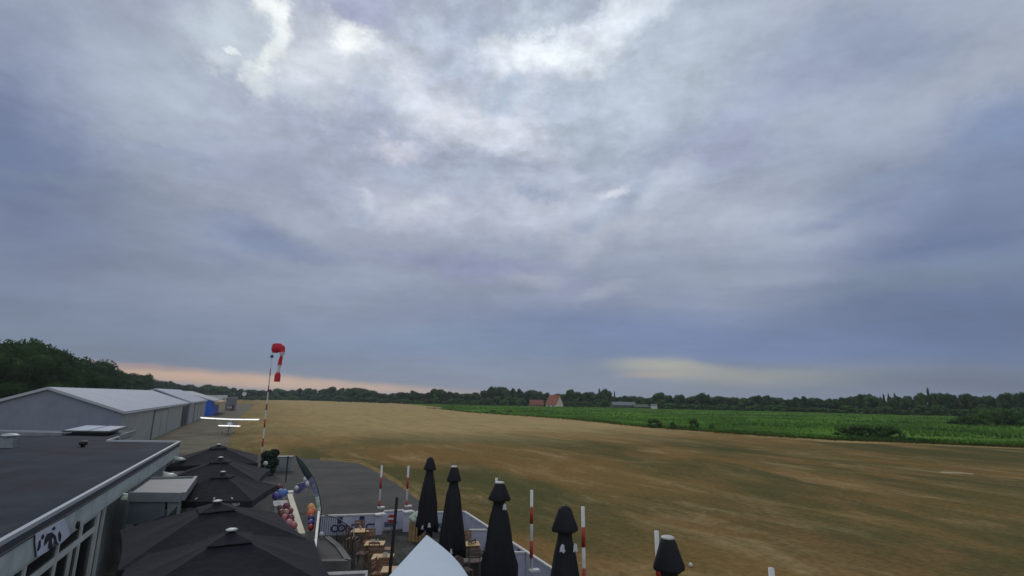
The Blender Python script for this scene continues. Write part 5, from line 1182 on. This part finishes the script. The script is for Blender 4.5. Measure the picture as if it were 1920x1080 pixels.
# filling row behind and shrubs in front
for i in range(92):
    px = 300+i*18+rs.uniform(-6, 6); ty = lerp_tab(prof, px)+rs.uniform(3, 8); by = lerp_tab(tbase, px); d0 = at(px, by).y*rs.uniform(1.12, 1.22)
    tp = atd(px, ty, d0); wdt = 26/F*d0; lb, gp = section(px)
    put(P_far[rs.randrange(5)], (tp.x, d0, 0), rs.uniform(0, 6.28), (wdt, wdt, tp.z), lb, gp)
for i in range(120):
    px = 440+i*12.6+rs.uniform(-5, 5); by = lerp_tab(tbase, px); 
    if 985 < px < 1052: continue
    d0 = at(px, by+rs.uniform(-.3, .5)).y; hh = rs.uniform(.30, .55)*atd(px, lerp_tab(prof, px), d0).z; w_ = rs.uniform(16, 26)/F*d0/1.6
    put(P_bush[i % 2], (atd(px, by, d0).x, d0, 0), rs.uniform(0, 6.28), (w_, w_, hh), 'low green shrub along the foot of the far tree row', 'shrubs at the foot of the far trees')
# single shrubs near the crop edge, and the thicket on the right
for (px, by, ty, wpx, lb) in [(924, 775, 768, 12, 'small dark shrub on the crop edge below the first crowns left of the house'), (955, 776, 768, 14, 'small dark shrub on the crop edge just left of the house'),
                              (1017, 780, 774, 14, 'low shrub on the crop edge below the red-roofed house'), (1228, 802, 784, 30, 'bushy shrub on the crop edge left of the tall sapling'), (1302, 806, 783, 20, 'tall sapling-like shrub standing in the crop edge'),
                              (1335, 808, 792, 14, 'small shrub right of the tall sapling'), (1262, 804, 790, 14, 'small shrub between the bushy shrub and the tall sapling')]:
    p = at(px, by); hh = atd(px, ty, p.y).z; w_ = wpx/F*p.y/1.6
    put(P_bush[0], (p.x, p.y, 0), rs.uniform(0, 6), (w_, w_, hh), lb, 'single shrubs along the crop edge')
for i in range(9):
    px = 1578+i*13; by = 822+i*.6; p = at(px, by); hh = atd(px, 797+rs.uniform(-2, 3), p.y).z; w_ = 24/F*p.y/1.6
    put(P_bush[1], (p.x, p.y, 0), rs.uniform(0, 6), (w_, w_, hh), 'dark reedy shrub in the clump right of the brightest crop', 'dark clump of shrubs in the crop edge')
for i in range(18):
    px = 1796+i*12+rs.uniform(-3, 3); by = 803+rs.uniform(-4, 1); p = at(px, by); ty = 778-min(12, i*1.8)+rs.uniform(-4, 4); hh = atd(px, ty, p.y).z; w_ = 34/F*p.y/1.6
    put(P_bush[i % 2], (p.x, p.y, 0), rs.uniform(0, 6), (w_, w_, hh), 'dark shrub of the thicket at the right edge of the crop field', 'dark thicket at the right edge')

# ------------------------------------------------------------------ far houses
M_rt = mat('red_tiles', (158, 96, 70), .85, (122, 72, 54), 2, .8); M_cream = mat('cream_wall', (212, 200, 184), .8, (190, 178, 162), 1, .5)
def house(px, by, wpx, eave_y, ridge_y, label, rz, ln, mw, mr, name='house', gable=True, windows=2, chim=True):
    p = at(px, by); d = p.y; he = atd(px, eave_y, d).z; hr = atd(px, ridge_y, d+ln/2).z; w_ = wpx/F*d
    o = thing(name, p, label, 'house', None, rz); q = Matrix.Rotation(rz, 3, 'Z'); Q = lambda x, y, z: Vector((p.x, p.y, 0))+q @ Vector((x, y, z))
    b = MB(); vs = [Q(-w_/2, 0, 0), Q(w_/2, 0, 0), Q(w_/2, ln, 0), Q(-w_/2, ln, 0), Q(-w_/2, 0, he), Q(w_/2, 0, he), Q(w_/2, ln, he), Q(-w_/2, ln, he), Q(-w_/2, ln/2, hr-.1), Q(w_/2, ln/2, hr-.1)]
    b.add(vs, [(0, 1, 5, 4), (1, 2, 6, 9, 5), (2, 3, 7, 6), (3, 0, 4, 8, 7)]); b.build('wall', mw, o)
    b = MB(); ov = .4
    for s_ in (0, 1):
        y0 = -ov if s_ == 0 else ln+ov; c = [Q(-w_/2-ov, y0, he-.1), Q(w_/2+ov, y0, he-.1), Q(w_/2+ov, ln/2, hr), Q(-w_/2-ov, ln/2, hr)]; e = [v+Vector((0, 0, .2)) for v in c]
        b.add(c+e, [(0, 3, 2, 1), (4, 5, 6, 7), (0, 1, 5, 4), (1, 2, 6, 5), (2, 3, 7, 6), (3, 0, 4, 7)])
    r_ = b.build('roof', mr, o)
    if chim: b = MB(); b.box(Q(w_*.28, ln/2, hr+.5), (.7, .7, 1.4), rz); b.build('chimney', mr, r_)
    for k in range(windows):
        x = -w_/2+w_*(k+.7)/(windows+.4); b = MB(); b.box(Q(x, -.03, he*.52), (1.3, .06, 1.3), rz); wn_ = b.build('window', M_rail, o); b = MB(); b.box(Q(x, -.07, he*.52), (1.05, .03, 1.05), rz); b.build('pane', M_glass, wn_)
    return o
house(1033, 764.5, 22, 758.5, 741.5, 'cream house with a steep orange-red roof at the far side of the crop', R(-38), 9, M_cream, M_rt)
house(1007, 764, 24, 759, 750, 'lower long building with a dull red roof left of the cream house', R(8), 7, mat('brick_wall', (140, 92, 74), .8), mat('dull_tiles', (136, 84, 68), .8, (112, 68, 56), 2, .7), chim=False)
M_bg = mat('barn_wall', (78, 90, 72), .8); M_br = mat('barn_roof', (104, 112, 114), .8, (88, 96, 98), 2, .6)
house(1172, 767, 42, 760, 754, 'long low grey-roofed barn half hidden behind the crop', R(2), 10, M_bg, M_br, 'barn', windows=0, chim=False)
house(1204, 768, 26, 763.5, 759, 'greenish greenhouse-like shed right of the grey barn', R(0), 8, M_bg, M_bg, 'shed', windows=0, chim=False)
house(1228, 768.5, 9, 760.5, 758, 'small pale shed at the right end of the barn', R(0), 5, M_pale, M_br, 'shed', windows=0, chim=False)

# ------------------------------------------------------------------ evening haze
hm = bpy.data.materials.new('haze'); hm.use_nodes = True; t = hm.node_tree
for n_ in list(t.nodes): t.nodes.remove(n_)
pv = t.nodes.new('ShaderNodeVolumePrincipled'); pv.inputs['Color'].default_value = (.80, .88, 1, 1); pv.inputs['Density'].default_value = .00016; pv.inputs['Anisotropy'].default_value = .2
mo = t.nodes.new('ShaderNodeOutputMaterial'); t.links.new(pv.outputs[0], mo.inputs['Volume'])
b = MB(); b.box((0, 3300, 11.5), (8400, 7800, 25)); hz_ = b.build('haze', hm); tag(hz_, 'thin evening haze', None, kind='stuff')
